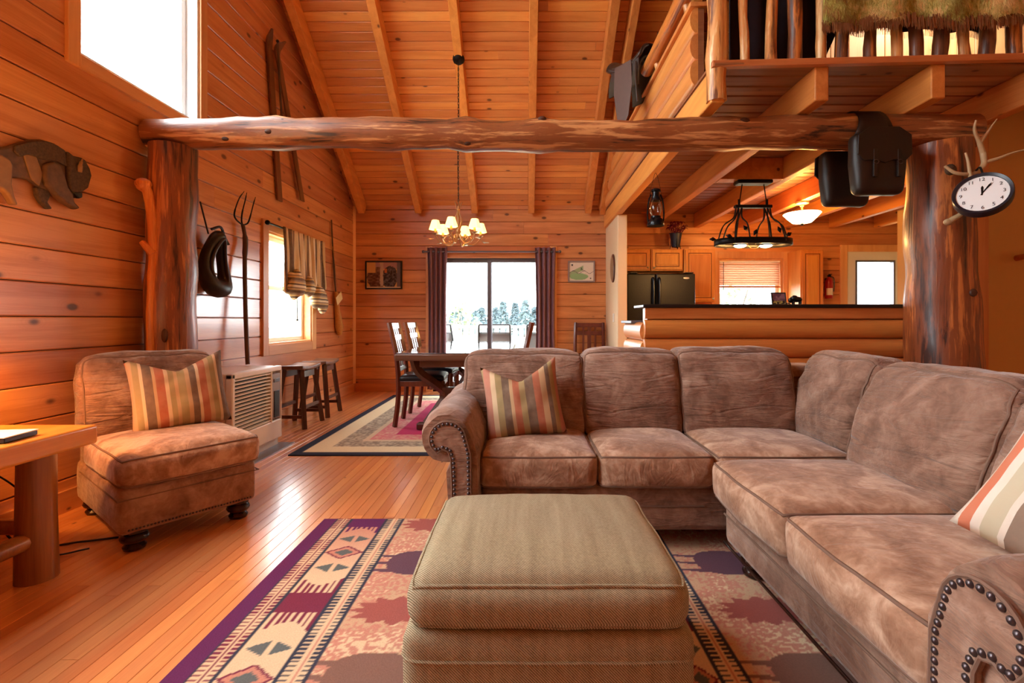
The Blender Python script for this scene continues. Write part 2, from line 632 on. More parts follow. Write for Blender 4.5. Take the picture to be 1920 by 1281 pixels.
# floor
floor = MB().box(XL - 0.2, XR + 0.2, YF - 0.2, YB + 0.2, -0.2, -0.004).build('floor', M['floor'], smooth=0)
tag(floor, kind='structure')
bm_floor = board_mesh('floor_plank', 0.057, 0.012, 0.0005, 0.0012)
bm_floor.materials.append(M['floor'])
x = XL + 0.0285
while x < 1.5:
    off = random.uniform(0, 1.2)
    for a, b in segs(0.7 - off, YB, 1.3, 2.6):
        inst(bm_floor, 'floor_plank', floor, mat4=basis((0, 1, 0), (-1, 0, 0), (0, 0, 1), (x, a + 0.0008, -0.012), b - a - 0.0016))
    x += 0.057
MB().box(x - 0.0285, XR, 0, YB, -0.01, 0.0).build('plain_floor', M['floor'], floor, smooth=0)

# left gable wall
wall_left = wall_backing('wall_left', M['backing'], YF - 0.2, YB + 0.25, -0.1, 6.6, OPEN_L,
                         lambda mb, a, b, c, d: mb.box(XL - 0.17, XL - 0.022, a, b, c, d))
PW = 0.178
bm_wall = board_mesh('wall_board', PW, 0.024, 0.0022, 0.006)
bm_wall.materials.append(M['wall_y'])
z = PW / 2
row = 0
while z < 5.4:
    yend = min(YB, YB - (z - CZ) / SL + 0.12)
    holes = [(o[0] - 0.03, o[1] + 0.03) for o in OPEN_L if o[2] < z < o[3]]
    for ua, ub in split_spans(1.55, yend, holes):
        for a, b in segs(ua, ub, 1.7, 3.4):
            inst(bm_wall, 'wall_board', wall_left, mat4=basis((0, 1, 0), (0, 0, 1), (1, 0, 0), (XL - 0.024, a + 0.001, z), b - a - 0.002))
    z += PW
mb = MB()
for a, b, c, d in ((YF, 0.65, 0, 5.2), (0.65, 1.55, 0, 0.85), (0.65, 1.55, 2.15, 2.545), (0.75, 1.55, 4.9, 5.6)):
    mb.box(XL - 0.024, XL, a, b, c, d)
mb.build('plain_boarding', M['wall_y'], wall_left, smooth=0)

# dining and kitchen wall
wall_back = wall_backing('wall_back', M['backing'], XL - 0.17, XR + 0.2, -0.1, 3.1, OPEN_B,
                         lambda mb, a, b, c, d: mb.box(a, b, YB + 0.022, YB + 0.17, c, d))
bm_wallx = board_mesh('wall_board', PW, 0.024, 0.0022, 0.006)
bm_wallx.materials.append(M['wall_x'])
z = PW / 2
while z < 2.9:
    holes = [(o[0] - 0.03, o[1] + 0.03) for o in OPEN_B if o[2] < z < o[3]]
    for ua, ub in split_spans(XL, XR, holes):
        for a, b in segs(ua, ub, 1.6, 3.2):
            inst(bm_wallx, 'wall_board', wall_back, mat4=basis((1, 0, 0), (0, 0, 1), (0, -1, 0), (a + 0.001, YB + 0.024, z), b - a - 0.002))
    z += PW

# rear wall, right wall and partitions
tag(wall_backing('wall_rear', M['wall_x'], XL - 0.17, XR + 0.2, -0.1, 3.2, OPEN_R,
                 lambda mb, a, b, c, d: mb.box(a, b, YF - 0.17, YF, c, d)), kind='structure')
tag(MB().box(XR, XR + 0.17, YF - 0.2, YB + 0.2, -0.1, 6.6).build('wall_right', M['tan_wall'], smooth=0), kind='structure')
tag(MB().box(1.18, 1.305, 6.14, YB, 0, LOFT_Z).build('wall_partition', M['cream'], bev=0.012), kind='structure')
wr_ = tag(MB().box(3.13, XR, 3.42, 3.54, 0, 2.6).build('wall_enclosure', M['tan_wall'], smooth=0), kind='structure')
MB().box(3.06, 3.27, 3.385, 3.42, 0, LOFT_Z).build('corner_board', M['trim_z'], wr_, bev=0.004)
tag(MB().box(4.65, 4.77, 3.54, 6.0, 0, 2.6).build('wall_kitchen', M['tan_wall'], smooth=0), kind='structure')
# wood peg on the tan wall
peg = MB().tube([(3.50, 3.42, 1.49), (3.50, 3.30, 1.50)], [0.022, 0.018], 12).build('wall_peg', M['trim_x'])
tag(peg, 'short round wooden peg sticking out of the tan wall', 'wall peg')

# ceiling
ceiling = MB()
t = 0.16
zr = ceil_z(YRIDGE)
ceiling.prism([(YB + 0.3, CZ - 0.3 * SL), (YRIDGE, zr), (YF - 0.3, CZ - 0.3 * SL), (YF - 0.3, CZ - 0.3 * SL + t), (YRIDGE, zr + t), (YB + 0.3, CZ - 0.3 * SL + t)], XL - 0.2, XR + 0.2, 'x')
ceiling = tag(ceiling.build('ceiling', M['ceil'], smooth=0), kind='structure')
cl = math.sqrt(1 + SL * SL)
sdir = Vector((0, -1 / cl, SL / cl))
ndir = Vector((1, 0, 0)).cross(sdir)
CW = 0.098
bm_ceil = board_mesh('ceiling_board', CW, 0.014, 0.0022, 0.005)
bm_ceil.materials.append(M['ceil'])
for i in range(46):
    p = Vector((0, YB, CZ)) + sdir * (CW * (i + 0.5)) - ndir * 0.002
    for a, b in segs(XL - random.uniform(0, 0.05), XR, 2.2, 4.4):
        inst(bm_ceil, 'ceiling_board', ceiling, mat4=basis((1, 0, 0), sdir, ndir, (a + 0.001, p.y, p.z), b - a - 0.002))
full = (YB - YRIDGE) * cl
for xr_ in (-2.367, -1.544, -0.729, 0.086, 0.905, 1.72, 2.54, 3.36, 4.18, 5.0):
    mb = MB()
    mb.box(-0.046, 0.046, 0.0, full, 0.012, 0.19)
    o = mb.build('rafter', M['rafter'], ceiling, bev=0.006)
    o.matrix_local = basis((1, 0, 0), sdir, ndir, (xr_, YB - 0.01, CZ))
mb = MB()
mb.box(-0.03, 0.05, 0.0, full, 0.012, 0.22)
o = mb.build('rafter', M['rafter'], ceiling, bev=0.006)
o.matrix_local = basis((1, 0, 0), sdir, ndir, (1.10, YB - 0.01, CZ))

# baseboards
for nm, bx, m_ in (('baseboard_left', (XL, XL + 0.018, 1.6, YB, 0.0, 0.12), 'trim_y'), ('baseboard_back', (XL, -1.47, YB - 0.018, YB, 0.0, 0.12), 'trim_x'), ('baseboard_partition', (0.47, 1.18, YB - 0.018, YB, 0.0, 0.12), 'trim_x')):
    tag(MB().box(*bx).build(nm, M[m_], bev=0.003), kind='structure')
tag(MB().prism([(XL, YB), (XL + 0.03, YB), (XL, YB - 0.03)], 0.12, 2.72, 'z').build('trim_1', M['trim_z'], smooth=0), kind='structure')

# ------------------------------------------------------------------ windows and doors
def window_left(name, y0, y1, z0, z1, tw, frame_mat, meet=None, trim='trim_y', white=True):
    """window in the left wall: casing boards, jamb box, sash and panes"""
    w = MB()
    w.frame(y0, y1, z0, z1, 0.02, XL - 0.168, XL + 0.004, 'yz')
    o = tag(w.build(name, M[trim], smooth=0), kind='structure')
    for nm, b, m_ in (('casing_board', (y0 - tw, y0, z0 - tw, z1 + tw), 'trim_z'), ('casing_board', (y1, y1 + tw, z0 - tw, z1 + tw), 'trim_z'),
                      ('casing_board', (y0, y1, z0 - tw, z0), 'trim_y'), ('casing_board', (y0, y1, z1, z1 + tw), 'trim_y')):
        MB().box(XL - 0.005, XL + 0.022, b[0], b[1], b[2], b[3]).build(nm, M[m_], o, bev=0.003)
    f = 0.045
    s = MB()
    xa, xb = XL - 0.13, XL - 0.08
    s.frame(y0 + 0.021, y1 - 0.021, z0 + 0.021, z1 - 0.021, f, xa, xb, 'yz')
    if meet: s.box(xa, xb + 0.01, y0 + 0.021 + f, y1 - 0.021 - f, meet - 0.02, meet + 0.02)
    s.build('sash', M[frame_mat], o, bev=0.004)
    MB().box(XL - 0.108, XL - 0.104, y0 + 0.06, y1 - 0.06, z0 + 0.06, z1 - 0.06).build('pane', M['glass'], o, smooth=0)
    return o


window_left('window_1', *OPEN_L[0], 0.075, 'white', trim='white')
window_left('window_2', *OPEN_L[2], 0.10, 'white', meet=1.38)
window_left('window_4', *OPEN_L[1], 0.075, 'white')
window_left('window_5', *OPEN_L[3], 0.09, 'white')

# sliding glass door
x0, x1, z0, z1 = OPEN_B[0]
d1 = MB()
d1.frame(x0, x1, 0.0, z1, 0.05, YB + 0.03, YB + 0.165)
M['bronze'] = plain('bronze_aluminium', (108, 106, 116), 0.4, 0.5)
door1 = tag(d1.build('door_1', M['bronze'], smooth=0), kind='structure')
for nm, b in (('casing_board', (x0 - 0.10, x0, 0, z1 + 0.10)), ('casing_board', (x1, x1 + 0.10, 0, z1 + 0.10))):
    MB().box(b[0], b[1], YB - 0.022, YB + 0.03, b[2], b[3]).build(nm, M['trim_z'], door1, bev=0.004)
MB().box(x0, x1, YB - 0.022, YB + 0.03, z1, z1 + 0.10).build('casing_board', M['trim_x'], door1, bev=0.004)
xm = -0.53
for a, b, y in ((x0 + 0.04, xm + 0.035, YB + 0.12), (xm - 0.035, x1 - 0.04, YB + 0.07)):
    p = MB()
    p.frame(a, b, 0.051, z1 - 0.051, 0.06, y, y + 0.035, tb=0.075)
    o = p.build('door_panel', M['bronze'], door1, bev=0.003)
    MB().box(a + 0.05, b - 0.05, y + 0.015, y + 0.019, 0.12, z1 - 0.12).build('pane', M['glass'], o, smooth=0)

# kitchen window with wooden blind
x0, x1, z0, z1 = OPEN_B[1]
w = MB()
w.frame(x0, x1, z0, z1, 0.03, YB, YB + 0.15)
win3 = tag(w.build('window_3', M['trim_z'], smooth=0), kind='structure')
for b in ((x0 - 0.09, x0, z0 - 0.09, z1 + 0.1), (x1, x1 + 0.09, z0 - 0.09, z1 + 0.1), (x0, x1, z0 - 0.09, z0), (x0, x1, z1, z1 + 0.1)):
    MB().box(b[0], b[1], YB - 0.022, YB + 0.02, b[2], b[3]).build('casing_board', M['trim_z'], win3, bev=0.003)
s = MB()
s.frame(x0 + 0.031, x1 - 0.031, z0 + 0.031, z1 - 0.031, 0.04, YB + 0.08, YB + 0.12)
s.build('sash', M['white'], win3, bev=0.003)
MB().box(x0 + 0.05, x1 - 0.05, YB + 0.1, YB + 0.104, z0 + 0.05, z1 - 0.05).build('pane', M['glass'], win3, smooth=0)
blind = thing('window_blind', (3.3, YB + 0.03, 1.55), label='wooden slatted blind half lowered in the kitchen window', cat='window blind')
bt = bpy.data.materials.new('blind_wood')
bt.use_nodes = True
btn = bt.node_tree
bd = btn.nodes['Principled BSDF']
bd.inputs['Base Color'].default_value = lin(214, 160, 112)
btr = btn.nodes.new('ShaderNodeBsdfTranslucent')
btr.inputs['Color'].default_value = (0.95, 0.8, 0.66, 1)
bmx = btn.nodes.new('ShaderNodeMixShader')
bmx.inputs[0].default_value = 0.34
btn.links.new(bd.outputs[0], bmx.inputs[1])
btn.links.new(btr.outputs[0], bmx.inputs[2])
btn.links.new(bmx.outputs[0], btn.nodes['Material Output'].inputs[0])
M['blind'] = bt
slat = MB()
Mx = Matrix.Rotation(R(62), 4, 'X')
slat.box(x0 + 0.035 - 3.3, x1 - 0.035 - 3.3, -0.025, 0.025, -0.0012, 0.0012, Mx)
slat_me = slat.mesh('slat', 0)
slat_me.materials.append(M['blind'])
for i in range(10):
    inst(slat_me, 'slat', blind, (0, 0, 0.03 + 0.033 * i))
MB().box(x0 + 0.035 - 3.3, x1 - 0.035 - 3.3, -0.022, 0.022, -0.025, 0.0).build('bottom_rail', M['trim_x'], blind, bev=0.003)
MB().box(x0 + 0.035 - 3.3, x1 - 0.035 - 3.3, -0.025, 0.02, 0.35, 0.375).build('head_rail', M['white'], blind, bev=0.003)
MB().cyl((x0 + 0.09 - 3.3, -0.03, 0.35), (x0 + 0.09 - 3.3, -0.03, -0.35), 0.004, n=8).build('tilt_wand', M['black'], blind)

# kitchen door
x0, x1, z0, z1 = OPEN_B[2]
d = MB()
d.box(x0, x0 + 0.13, YB - 0.005, YB + 0.06, 0.02, z1).box(x1 - 0.10, x1, YB - 0.005, YB + 0.06, 0.02, z1)
d.box(x0 + 0.13, x1 - 0.10, YB - 0.005, YB + 0.06, z1 - 0.13, z1).box(x0 + 0.13, x1 - 0.10, YB - 0.005, YB + 0.06, 0.02, 0.95)
door2 = tag(d.build('door_2', M['white_paint'], smooth=0), kind='structure')
for b in ((x0 - 0.10, x0, 0, z1 + 0.1), (x1, x1 + 0.07, 0, z1 + 0.1), (x0, x1, z1, z1 + 0.1)):
    MB().box(b[0], b[1], YB - 0.022, YB + 0.03, b[2], b[3]).build('casing_board', M['trim_z'], door2, bev=0.003)
g = MB()
g.frame(x0 + 0.125, x1 - 0.095, 0.945, z1 - 0.125, 0.025, YB - 0.012, YB + 0.066)
g.build('glazing_bead', M['bronze'], door2)
MB().box(x0 + 0.13, x1 - 0.1, YB + 0.042, YB + 0.046, 0.94, z1 - 0.12).build('pane', M['glass'], door2, smooth=0)

# ------------------------------------------------------------------ loft
DZ = 2.605
loft = MB().prism([(1.15, 2.96), (1.15, YB), (XR, YB), (XR, 2.80)], DZ + 0.018, DZ + 0.035, 'z').build('floor_loft', M['deck'], smooth=0)
tag(loft, kind='structure')
bm_deck = board_mesh('deck_board', 0.135, 0.018, 0.004, 0.008)
bm_deck.materials.append(M['deck'])
y = 3.0
while y < YB:
    for a, b in segs(1.16, XR, 2.0, 4.0):
        inst(bm_deck, 'deck_board', loft, mat4=basis((1, 0, 0), (0, -1, 0), (0, 0, -1), (a + 0.001, y, DZ + 0.02), b - a - 0.002))
    y += 0.135
for i, xj in enumerate((1.195, 1.825, 2.515, 3.17, 3.83, 4.49, 5.15)):
    yf = 2.98 - (xj - 1.2) * 0.045
    MB().box(xj - 0.043, xj + 0.043, yf, YB - 0.01, LOFT_Z, DZ + 0.004).build('joist', M['rafter'], loft, bev=0.008)
MB().prism([(1.15, 2.945), (1.15, 2.985), (XR, 2.785), (XR, 2.745)], DZ + 0.0, DZ + 0.04, 'z').build('edge_nosing', M['trim_x'], loft, bev=0.004)
# cross blocking between joists above the kitchen island
MB().box(1.87, 2.47, 4.60, 4.72, LOFT_Z, DZ).build('blocking', M['rafter'], loft, bev=0.004)

# log siding along the loft edge
wl = MB().box(1.17, 1.21, 3.25, 5.9, DZ + 0.035, 3.16).build('wall_loft', M['deck'], smooth=0)
tag(wl, kind='structure')
for i in range(3):
    za = DZ + 0.03 + i * 0.178
    ye = YB - (za + 0.178 - CZ) / SL - 0.05
    prof = [(1.17, za)]
    for k in range(9):
        a = -math.pi / 2 + math.pi * k / 8
        prof.append((1.17 - 0.055 * math.cos(a) ** 0.8 if k not in (0, 8) else 1.17, za + 0.089 + 0.0875 * math.sin(a)))
    MB().prism(prof, 3.25, ye, 'y').build('siding_log', M['siding_y'], wl, smooth=50)
MB().box(1.11, 1.235, 3.23, YB - (3.2 - CZ) / SL - 0.05, 3.165, 3.195).build('cap_board', M['siding_y'], wl, bev=0.004)
# back wall of the loft room
wlb = tag(MB().box(1.9, XR, 4.25, 4.35, DZ + 0.035, ceil_z(4.3) - 0.02).build('wall_loft_back', M['backing'], smooth=0), kind='structure')
M['pale'] = wood('pale_pine_boards', (236, 190, 138), (210, 152, 100), axis='Z', rough=0.5, kn=0.05)
bm_lb = board_mesh('wall_board', 0.16, 0.018, 0.002, 0.005)
bm_lb.materials.append(M['pale'])
x = 1.98
while x < XR:
    inst(bm_lb, 'wall_board', wlb, mat4=basis((0, 0, 1), (-1, 0, 0), (0, -1, 0), (x, 4.262, DZ + 0.036), ceil_z(4.25) - DZ - 0.06))
    x += 0.16

# ------------------------------------------------------------------ big logs
def log_path(p0, p1, n, wob, seed):
    p0, p1 = Vector(p0), Vector(p1)
    out = []
    for i in range(n + 1):
        t = i / n
        p = p0.lerp(p1, t)
        q = Vector((mnoise.noise(Vector((t * 3 + seed, 1.3, 0))), mnoise.noise(Vector((t * 3 + seed, 7.7, 0))), mnoise.noise(Vector((t * 3 + seed, 4.1, 0)))))
        ax = (p1 - p0).normalized()
        q -= ax * q.dot(ax)
        out.append(p + q * wob)
    return out


n = 44
pts = log_path((-2.50, 3.2, 2.29), (2.95, 3.2, 2.285), n, 0.022, 3.0)
rad = []
for i in range(n + 1):
    x = -2.50 + 5.45 * i / n
    r = interp(x, [-2.5, -2.2, -1.0, 0.0, 1.0, 2.9], [0.098, 0.10, 0.098, 0.098, 0.104, 0.12])
    for bx_, ba in ((-0.95, 0.025), (-0.42, 0.022), (-1.62, 0.012), (0.1, 0.012)):
        r += ba * math.exp(-((x - bx_) / 0.07) ** 2)
    rad.append(r)
beam = thing('log_beam', (0.2, 3.2, 2.18), label='long peeled log beam spanning between the two log posts', cat='beam')
MB().tube(pts, rad, 22, jit=0.16, jf=5).build('log', M['log_x'], beam, world=True, smooth=60)
kmat = plain('dark_knot', (84, 46, 28), 0.6, grain=0.2)
for kx, kz, ka in ((-1.66, -0.02, 0.02), (-1.58, 0.06, 0.014), (-1.95, -0.06, 0.018), (-0.38, -0.08, 0.022), (0.11, 0.075, 0.022), (1.42, 0.05, 0.03)):
    yy = 3.2 - math.sqrt(max(0.0, 0.100 ** 2 - kz * kz))
    MB().ball((kx, yy, 2.288 + kz), ka, 10, 6, (1.3, 0.7, 0.8)).build('knot', kmat, beam, world=True)

pl_ = thing('log_post', (-2.35, 3.2, 0), label='thick bark-streaked log post beside the armless chair, under the beam end', cat='post')
n = 26
MB().tube(log_path((-2.36, 3.2, 0.0), (-2.345, 3.2, 2.2), n, 0.012, 9.0), [0.148 - 0.012 * i / n for i in range(n + 1)], 22, jit=0.1, jf=4).build('log', M['log_z'], pl_, world=True, smooth=60)
vine = peeled_log('pale_limb', 'Z', light=(226, 142, 66), mid=(206, 118, 52), dark=(140, 72, 32))
MB().tube(bez([(-2.37, 3.055, 0.1), (-2.375, 3.055, 0.6), (-2.385, 3.06, 1.1), (-2.375, 3.065, 1.55), (-2.39, 3.05, 1.82), (-2.41, 3.03, 1.90)], 6), [0.03] * 12 + [0.028] * 12 + [0.03] * 4 + [0.036, 0.042, 0.045], 10, jit=0.2, jf=7).build('limb', vine, pl_, world=True, smooth=60)
MB().ball((-2.412, 3.03, 1.91), 0.047, 12, 8, (1.0, 0.9, 0.75)).build('limb_knob', vine, pl_, world=True, smooth=60)
MB().tube([(-2.37, 3.06, 1.47), (-2.40, 3.045, 1.515), (-2.425, 3.03, 1.545)], [0.03, 0.024, 0.015], 10).build('limb_stub', vine, pl_, world=True)
MB().ball((-2.30, 3.06, 0.95), 0.03, 10, 6, (0.7, 0.4, 1.5)).build('knot', kmat, pl_, world=True)

pr_ = thing('log_post', (2.78, 3.2, 0), label='stout dark log post carrying the antler clock at the bar end', cat='post')
n = 26
rr = [interp(i / n, [0, 0.3, 0.5, 0.75, 1], [0.225, 0.215, 0.195, 0.185, 0.18]) for i in range(n + 1)]
pp = log_path((2.82, 3.2, 0.0), (2.745, 3.2, 2.2), n, 0.015, 4.0)
MB().tube(pp, rr, 26, jit=0.12, jf=3.5).build('log', M['log_z'], pr_, world=True, smooth=60)
MB().ball((2.80, 3.0, 1.22), 0.025, 10, 6, (1, 0.5, 1)).build('knot', kmat, pr_, world=True)

# ------------------------------------------------------------------ bar
bar = thing('log_bar', (1.9, 3.7, 0), label='half-round log breakfast bar with black top in front of the kitchen', cat='bar')
MB().box(0.93, 2.98, 3.66, 3.80, 0, 1.14).build('core', M['siding_x'], bar, world=True, smooth=0)
M['half_log_along'] = M['siding_y']  # same siding material, grain along the return
def half_log(mbp, a0, a1, zc, hh, depth, axis, base, sgn):
    prof = []
    for k in range(13):
        a = -math.pi / 2 + math.pi * k / 12
        prof.append((base + sgn * depth * max(0.0, math.cos(a)) ** 0.75, zc + hh * math.sin(a)))
    return mbp.prism(prof, a0, a1, axis)
for i in range(7):
    zc = 0.981 - i * 0.145
    if zc < 0.05: break
    half_log(MB(), 0.90, 2.98, zc, 0.0715, 0.062, 'x', 3.66, -1).build('half_log', M['siding_x'], bar, world=True, smooth=50)
    half_log(MB(), 3.67, 4.28, zc - 0.02, 0.0715, 0.055, 'y', 0.93, -1).build('half_log', M['siding_y'], bar, world=True, smooth=50)
MB().box(0.905, 2.98, 3.625, 3.66, 1.058, 1.142).build('apron_board', M['siding_x'], bar, world=True, bev=0.004)
MB().box(0.93, 1.10, 3.80, 4.28, 0, 1.02).build('return_core', M['siding_y'], bar, world=True, smooth=0)
M['counter'] = plain('black_counter', (26, 22, 22), 0.3, grain=0.2, gs=90)
MB().box(0.885, 3.0, 3.60, 3.92, 1.142, 1.168).build('bar_top', M['counter'], bar, world=True, bev=0.006)
MB().box(0.865, 2.98, 3.925, 4.34, 1.02, 1.045).build('lower_counter', plain('grey_counter', (96, 92, 100), 0.35), bar, world=True, bev=0.005)


# ------------------------------------------------------------------ rugs
def pattern_sheet(name, x0, x1, y0, y1, z0, thick, res, fn, mat):
    """flat woven piece with a colour per vertex; fn(X, Y) -> rgb array"""
    nx, ny = int((x1 - x0) / res) + 1, int((y1 - y0) / res) + 1
    gx, gy = np.meshgrid(np.linspace(x0, x1, nx), np.linspace(y0, y1, ny))
    rgb = fn(gx, gy)
    rgb = np.where(rgb <= 10, rgb / 255 / 12.92, ((rgb / 255 + 0.055) / 1.055) ** 2.4)
    top = np.stack([gx, gy, np.full_like(gx, z0 + thick)], -1).reshape(-1, 3)
    ii = np.arange(nx * ny).reshape(ny, nx)
    faces = np.stack([ii[:-1, :-1], ii[:-1, 1:], ii[1:, 1:], ii[1:, :-1]], -1).reshape(-1, 4)
    b = len(top)
    skirt = np.array([(x0, y0, z0), (x1, y0, z0), (x1, y1, z0), (x0, y1, z0)])
    cor = [ii[0, 0], ii[0, -1], ii[-1, -1], ii[-1, 0]]
    sf = [[b + i, b + (i + 1) % 4, cor[(i + 1) % 4], cor[i]] for i in range(4)]
    me = bpy.data.meshes.new(name)
    me.from_pydata(np.concatenate([top, skirt]).tolist(), [], faces.tolist() + [[int(q) for q in f] for f in sf])
    col = np.ones((b + 4, 4))
    col[:b, :3] = rgb.reshape(-1, 3)
    col[b:, :3] = rgb[0, 0]
    at = me.color_attributes.new('pattern', 'FLOAT_COLOR', 'POINT')
    at.data.foreach_set('color', col.astype(np.float32).ravel())
    me.materials.append(mat)
    o = bpy.data.objects.new(name, me)
    COL.objects.link(o)
    return o


def vnoise(X, Y, f, seed):
    rs = np.random.RandomState(seed)
    g = rs.rand(64, 64)
    x, y = (X * f) % 63, (Y * f) % 63
    i, j = x.astype(int), y.astype(int)
    a, b = x - i, y - j
    a, b = a * a * (3 - 2 * a), b * b * (3 - 2 * b)
    return (g[i, j] * (1 - a) + g[i + 1, j] * a) * (1 - b) + (g[i, j + 1] * (1 - a) + g[i + 1, j + 1] * a) * b


def lodge_rug(X, Y):
    PURP, MAR, NAVY = (98, 44, 92), (122, 50, 74), (58, 62, 78)
    CREAM, SALM, RED = (224, 198, 162), (200, 140, 120), (162, 92, 84)
    TAN, TEAL, BROWN, PLUM = (204, 168, 136), (98, 106, 106), (134, 100, 88), (104, 74, 88)
    X0, X1, YT = -1.05, 1.97, 2.51
    u = np.minimum(X - X0, X1 - X)
    v = YT - Y
    out = np.zeros(X.shape + (3,))
    def put(mask, c): out[mask] = c
    n = vnoise(X + 5, Y + 5, 110, 1) * 0.6 + vnoise(X + 5, Y + 5, 9, 2) * 0.5
    put(np.ones_like(X, bool), TAN)
    put(n > 0.52, SALM)
    put(n > 0.78, CREAM)
    # motifs on the field
    def field(cx):
        for yc in (2.44, 1.72, 0.98, 0.24):
            dx, dy = (X - cx) / 0.17, (Y - yc) / 0.085
            a = np.arctan2(dy, dx)
            r = np.hypot(dx, dy)
            put(r < 0.72 + 0.32 * np.abs(((a * 12 / (2 * np.pi)) % 1) - 0.5) * 2, RED)
        for k, yc in enumerate((2.06, 1.40, 0.66, -0.06)):
            c = PLUM if k % 2 == 0 else BROWN
            body = (np.abs((X - cx) / 0.13) ** 2.6 + np.abs((Y - yc) / 0.10) ** 2.6) < 1
            put(body, c)
            for j in range(3):
                t = (X - (cx - 0.28)) / 0.2
                yy = yc - 0.07 + 0.06 * j + 0.03 * (1 - t) ** 2
                put((t > 0) & (t < 1) & (np.abs(Y - yy) < 0.012 * t + 0.002), c)
                t = ((cx + 0.28) - X) / 0.2
                put((t > 0) & (t < 1) & (np.abs(Y - yy) < 0.012 * t + 0.002), c)
    field(-0.46); field(0.86); field(0.10)
    # bands of ticks
    def ticks(a, b, w, red):
        m = (w >= a) & (w < b)
        t = (w - a) / (b - a)
        put(m, CREAM)
        tk = ((v / 0.019) % 1) < 0.5
        put(m & tk & (t < 0.36), MAR if not red else NAVY)
        put(m & tk & (t > 0.64), MAR if not red else NAVY)
        put(m & (t > 0.5) & (t < 0.6), SALM if red else MAR)
        put((w >= a - 0.008) & (w < a + 0.002), NAVY)
        put((w >= b - 0.004) & (w < b + 0.008), NAVY)
    def panel(a, b, w):
        m = (w >= a) & (w < b)
        c, h = (a + b) / 2, (b - a) / 2
        q = (w - c) / h
        sh = np.clip((v - 0.05) * 0.9, 0, 1)[..., None]
        base = np.array(SALM) * (1 - np.clip(sh * 2.2, 0, 1)) + np.array(CREAM) * np.clip(sh * 2.2, 0, 1)
        out[m] = base[m]
        ph = ((v - 0.362 + 0.38) % 0.76) - 0.38          # 0 at the diamond, +-0.38 at the dark band
        ap = np.abs(ph)
        rr = np.abs(q) + ap / 0.062
        put(m & (rr < 1.0), MAR); put(m & (rr < 0.82), SALM); put(m & (rr < 0.5), TEAL)
        put(m & (np.abs(ap - 0.132) < 0.034 * (1 - np.abs(np.abs(q) - 0.12) / 0.75)) & (np.abs(q) > 0.12) & (np.abs(q) < 0.85), TEAL)
        tooth = ((q * 3.6) % 1) < 0.5
        wig = 0.03 * np.cos(q * 2.4)
        put(m & (ap > 0.318), MAR)
        put(m & tooth & (ap > 0.235 + wig), MAR)
        put(m & (v < 0.10), PURP); put(m & tooth & (v < 0.15 - wig), PURP)
    ticks(0.075, 0.142, u, False)
    panel(0.152, 0.325, u)
    ticks(0.333, 0.414, u, True)
    w = np.abs(X - 0.46)
    panel(0.0, 0.10, w)
    ticks(0.11, 0.185, w, True)
    put(u < 0.068, PURP)
    put(v > 2.86, PURP)
    return out


M['rug1'] = attr_mat('woven_rug', 0.95, 180, 0.5, 0.22)
rug1 = pattern_sheet('area_rug', -1.05, 1.97, -0.42, 2.51, 0.001, 0.009, 0.0065, lodge_rug, M['rug1'])
tag(rug1, 'purple bordered lodge rug with diamonds and ticking under the ottoman', 'rug')


def dining_rug(X, Y):
    d = np.minimum(np.minimum(X + 1.83, 0.57 - X), np.minimum(Y - 3.70, 6.66 - Y))
    n = vnoise(X + 5, Y + 5, 70, 3)
    out = np.zeros(X.shape + (3,))
    for lim, c in ((0.0, (44, 46, 62)), (0.075, (222, 204, 166)), (0.25, (142, 126, 110)), (0.42, (206, 180, 150)), (0.48, (206, 120, 122)), (0.66, (186, 52, 92))):
        out[d >= lim] = c
    sp = (n > 0.55) & (d > 0.25) & (d < 0.42)
    out[sp] = (186, 170, 146)
    sp = (n > 0.6) & (d > 0.48) & (d < 0.66)
    out[sp] = (212, 160, 140)
    return out


rug2 = pattern_sheet('area_rug', -1.83, 0.57, 3.70, 6.66, 0.001, 0.008, 0.012, dining_rug, M['rug1'])
tag(rug2, 'dark edged rug with cream, grey and rose borders under the dining table', 'rug')

# ------------------------------------------------------------------ sofa pieces
M['nail'] = plain('nail_head_pewter', (92, 82, 84), 0.3, 0.8)
nail_me = MB().lathe([(0.0075, 0.0), (0.0068, 0.003), (0.004, 0.0055), (0.0005, 0.0065)], 10).mesh('nail_head', 60)
nail_me.materials.append(M['nail'])
M['footwood'] = plain('turned_foot_wood', (50, 24, 16), 0.25, grain=0.15)
foot_prof = [(0.03, 0.0), (0.042, 0.006), (0.046, 0.02), (0.038, 0.032), (0.034, 0.036), (0.05, 0.048), (0.056, 0.062), (0.05, 0.078), (0.04, 0.086), (0.05, 0.092), (0.05, 0.105)]


def bun_foot(parent, x, y, z0=0.01, h=0.105):
    s = h / 0.105
    return MB().lathe([(r, zz * s) for r, zz in foot_prof], 20, (x, y, z0)).build('bun_foot', M['footwood'], parent, smooth=50)


ARM_C, ARM_R = (0.145, 0.555), 0.107


def arm_profile(grow=0.0):
    """rolled arm seen from the front: (outward, up)"""
    p = [(0.0 - grow, 0.10), (0.0 - grow, 0.36), (0.005 - grow, 0.50)]
    for k in range(17):
        a = R(150) - R(255) * k / 16
        p.append((ARM_C[0] + (ARM_R + grow) * math.cos(a), ARM_C[1] + (ARM_R + grow) * math.sin(a)))
    p += [(0.142 + grow, 0.40), (0.135 + grow, 0.28), (0.145 + grow, 0.18), (0.165 + grow, 0.10)]
    return p


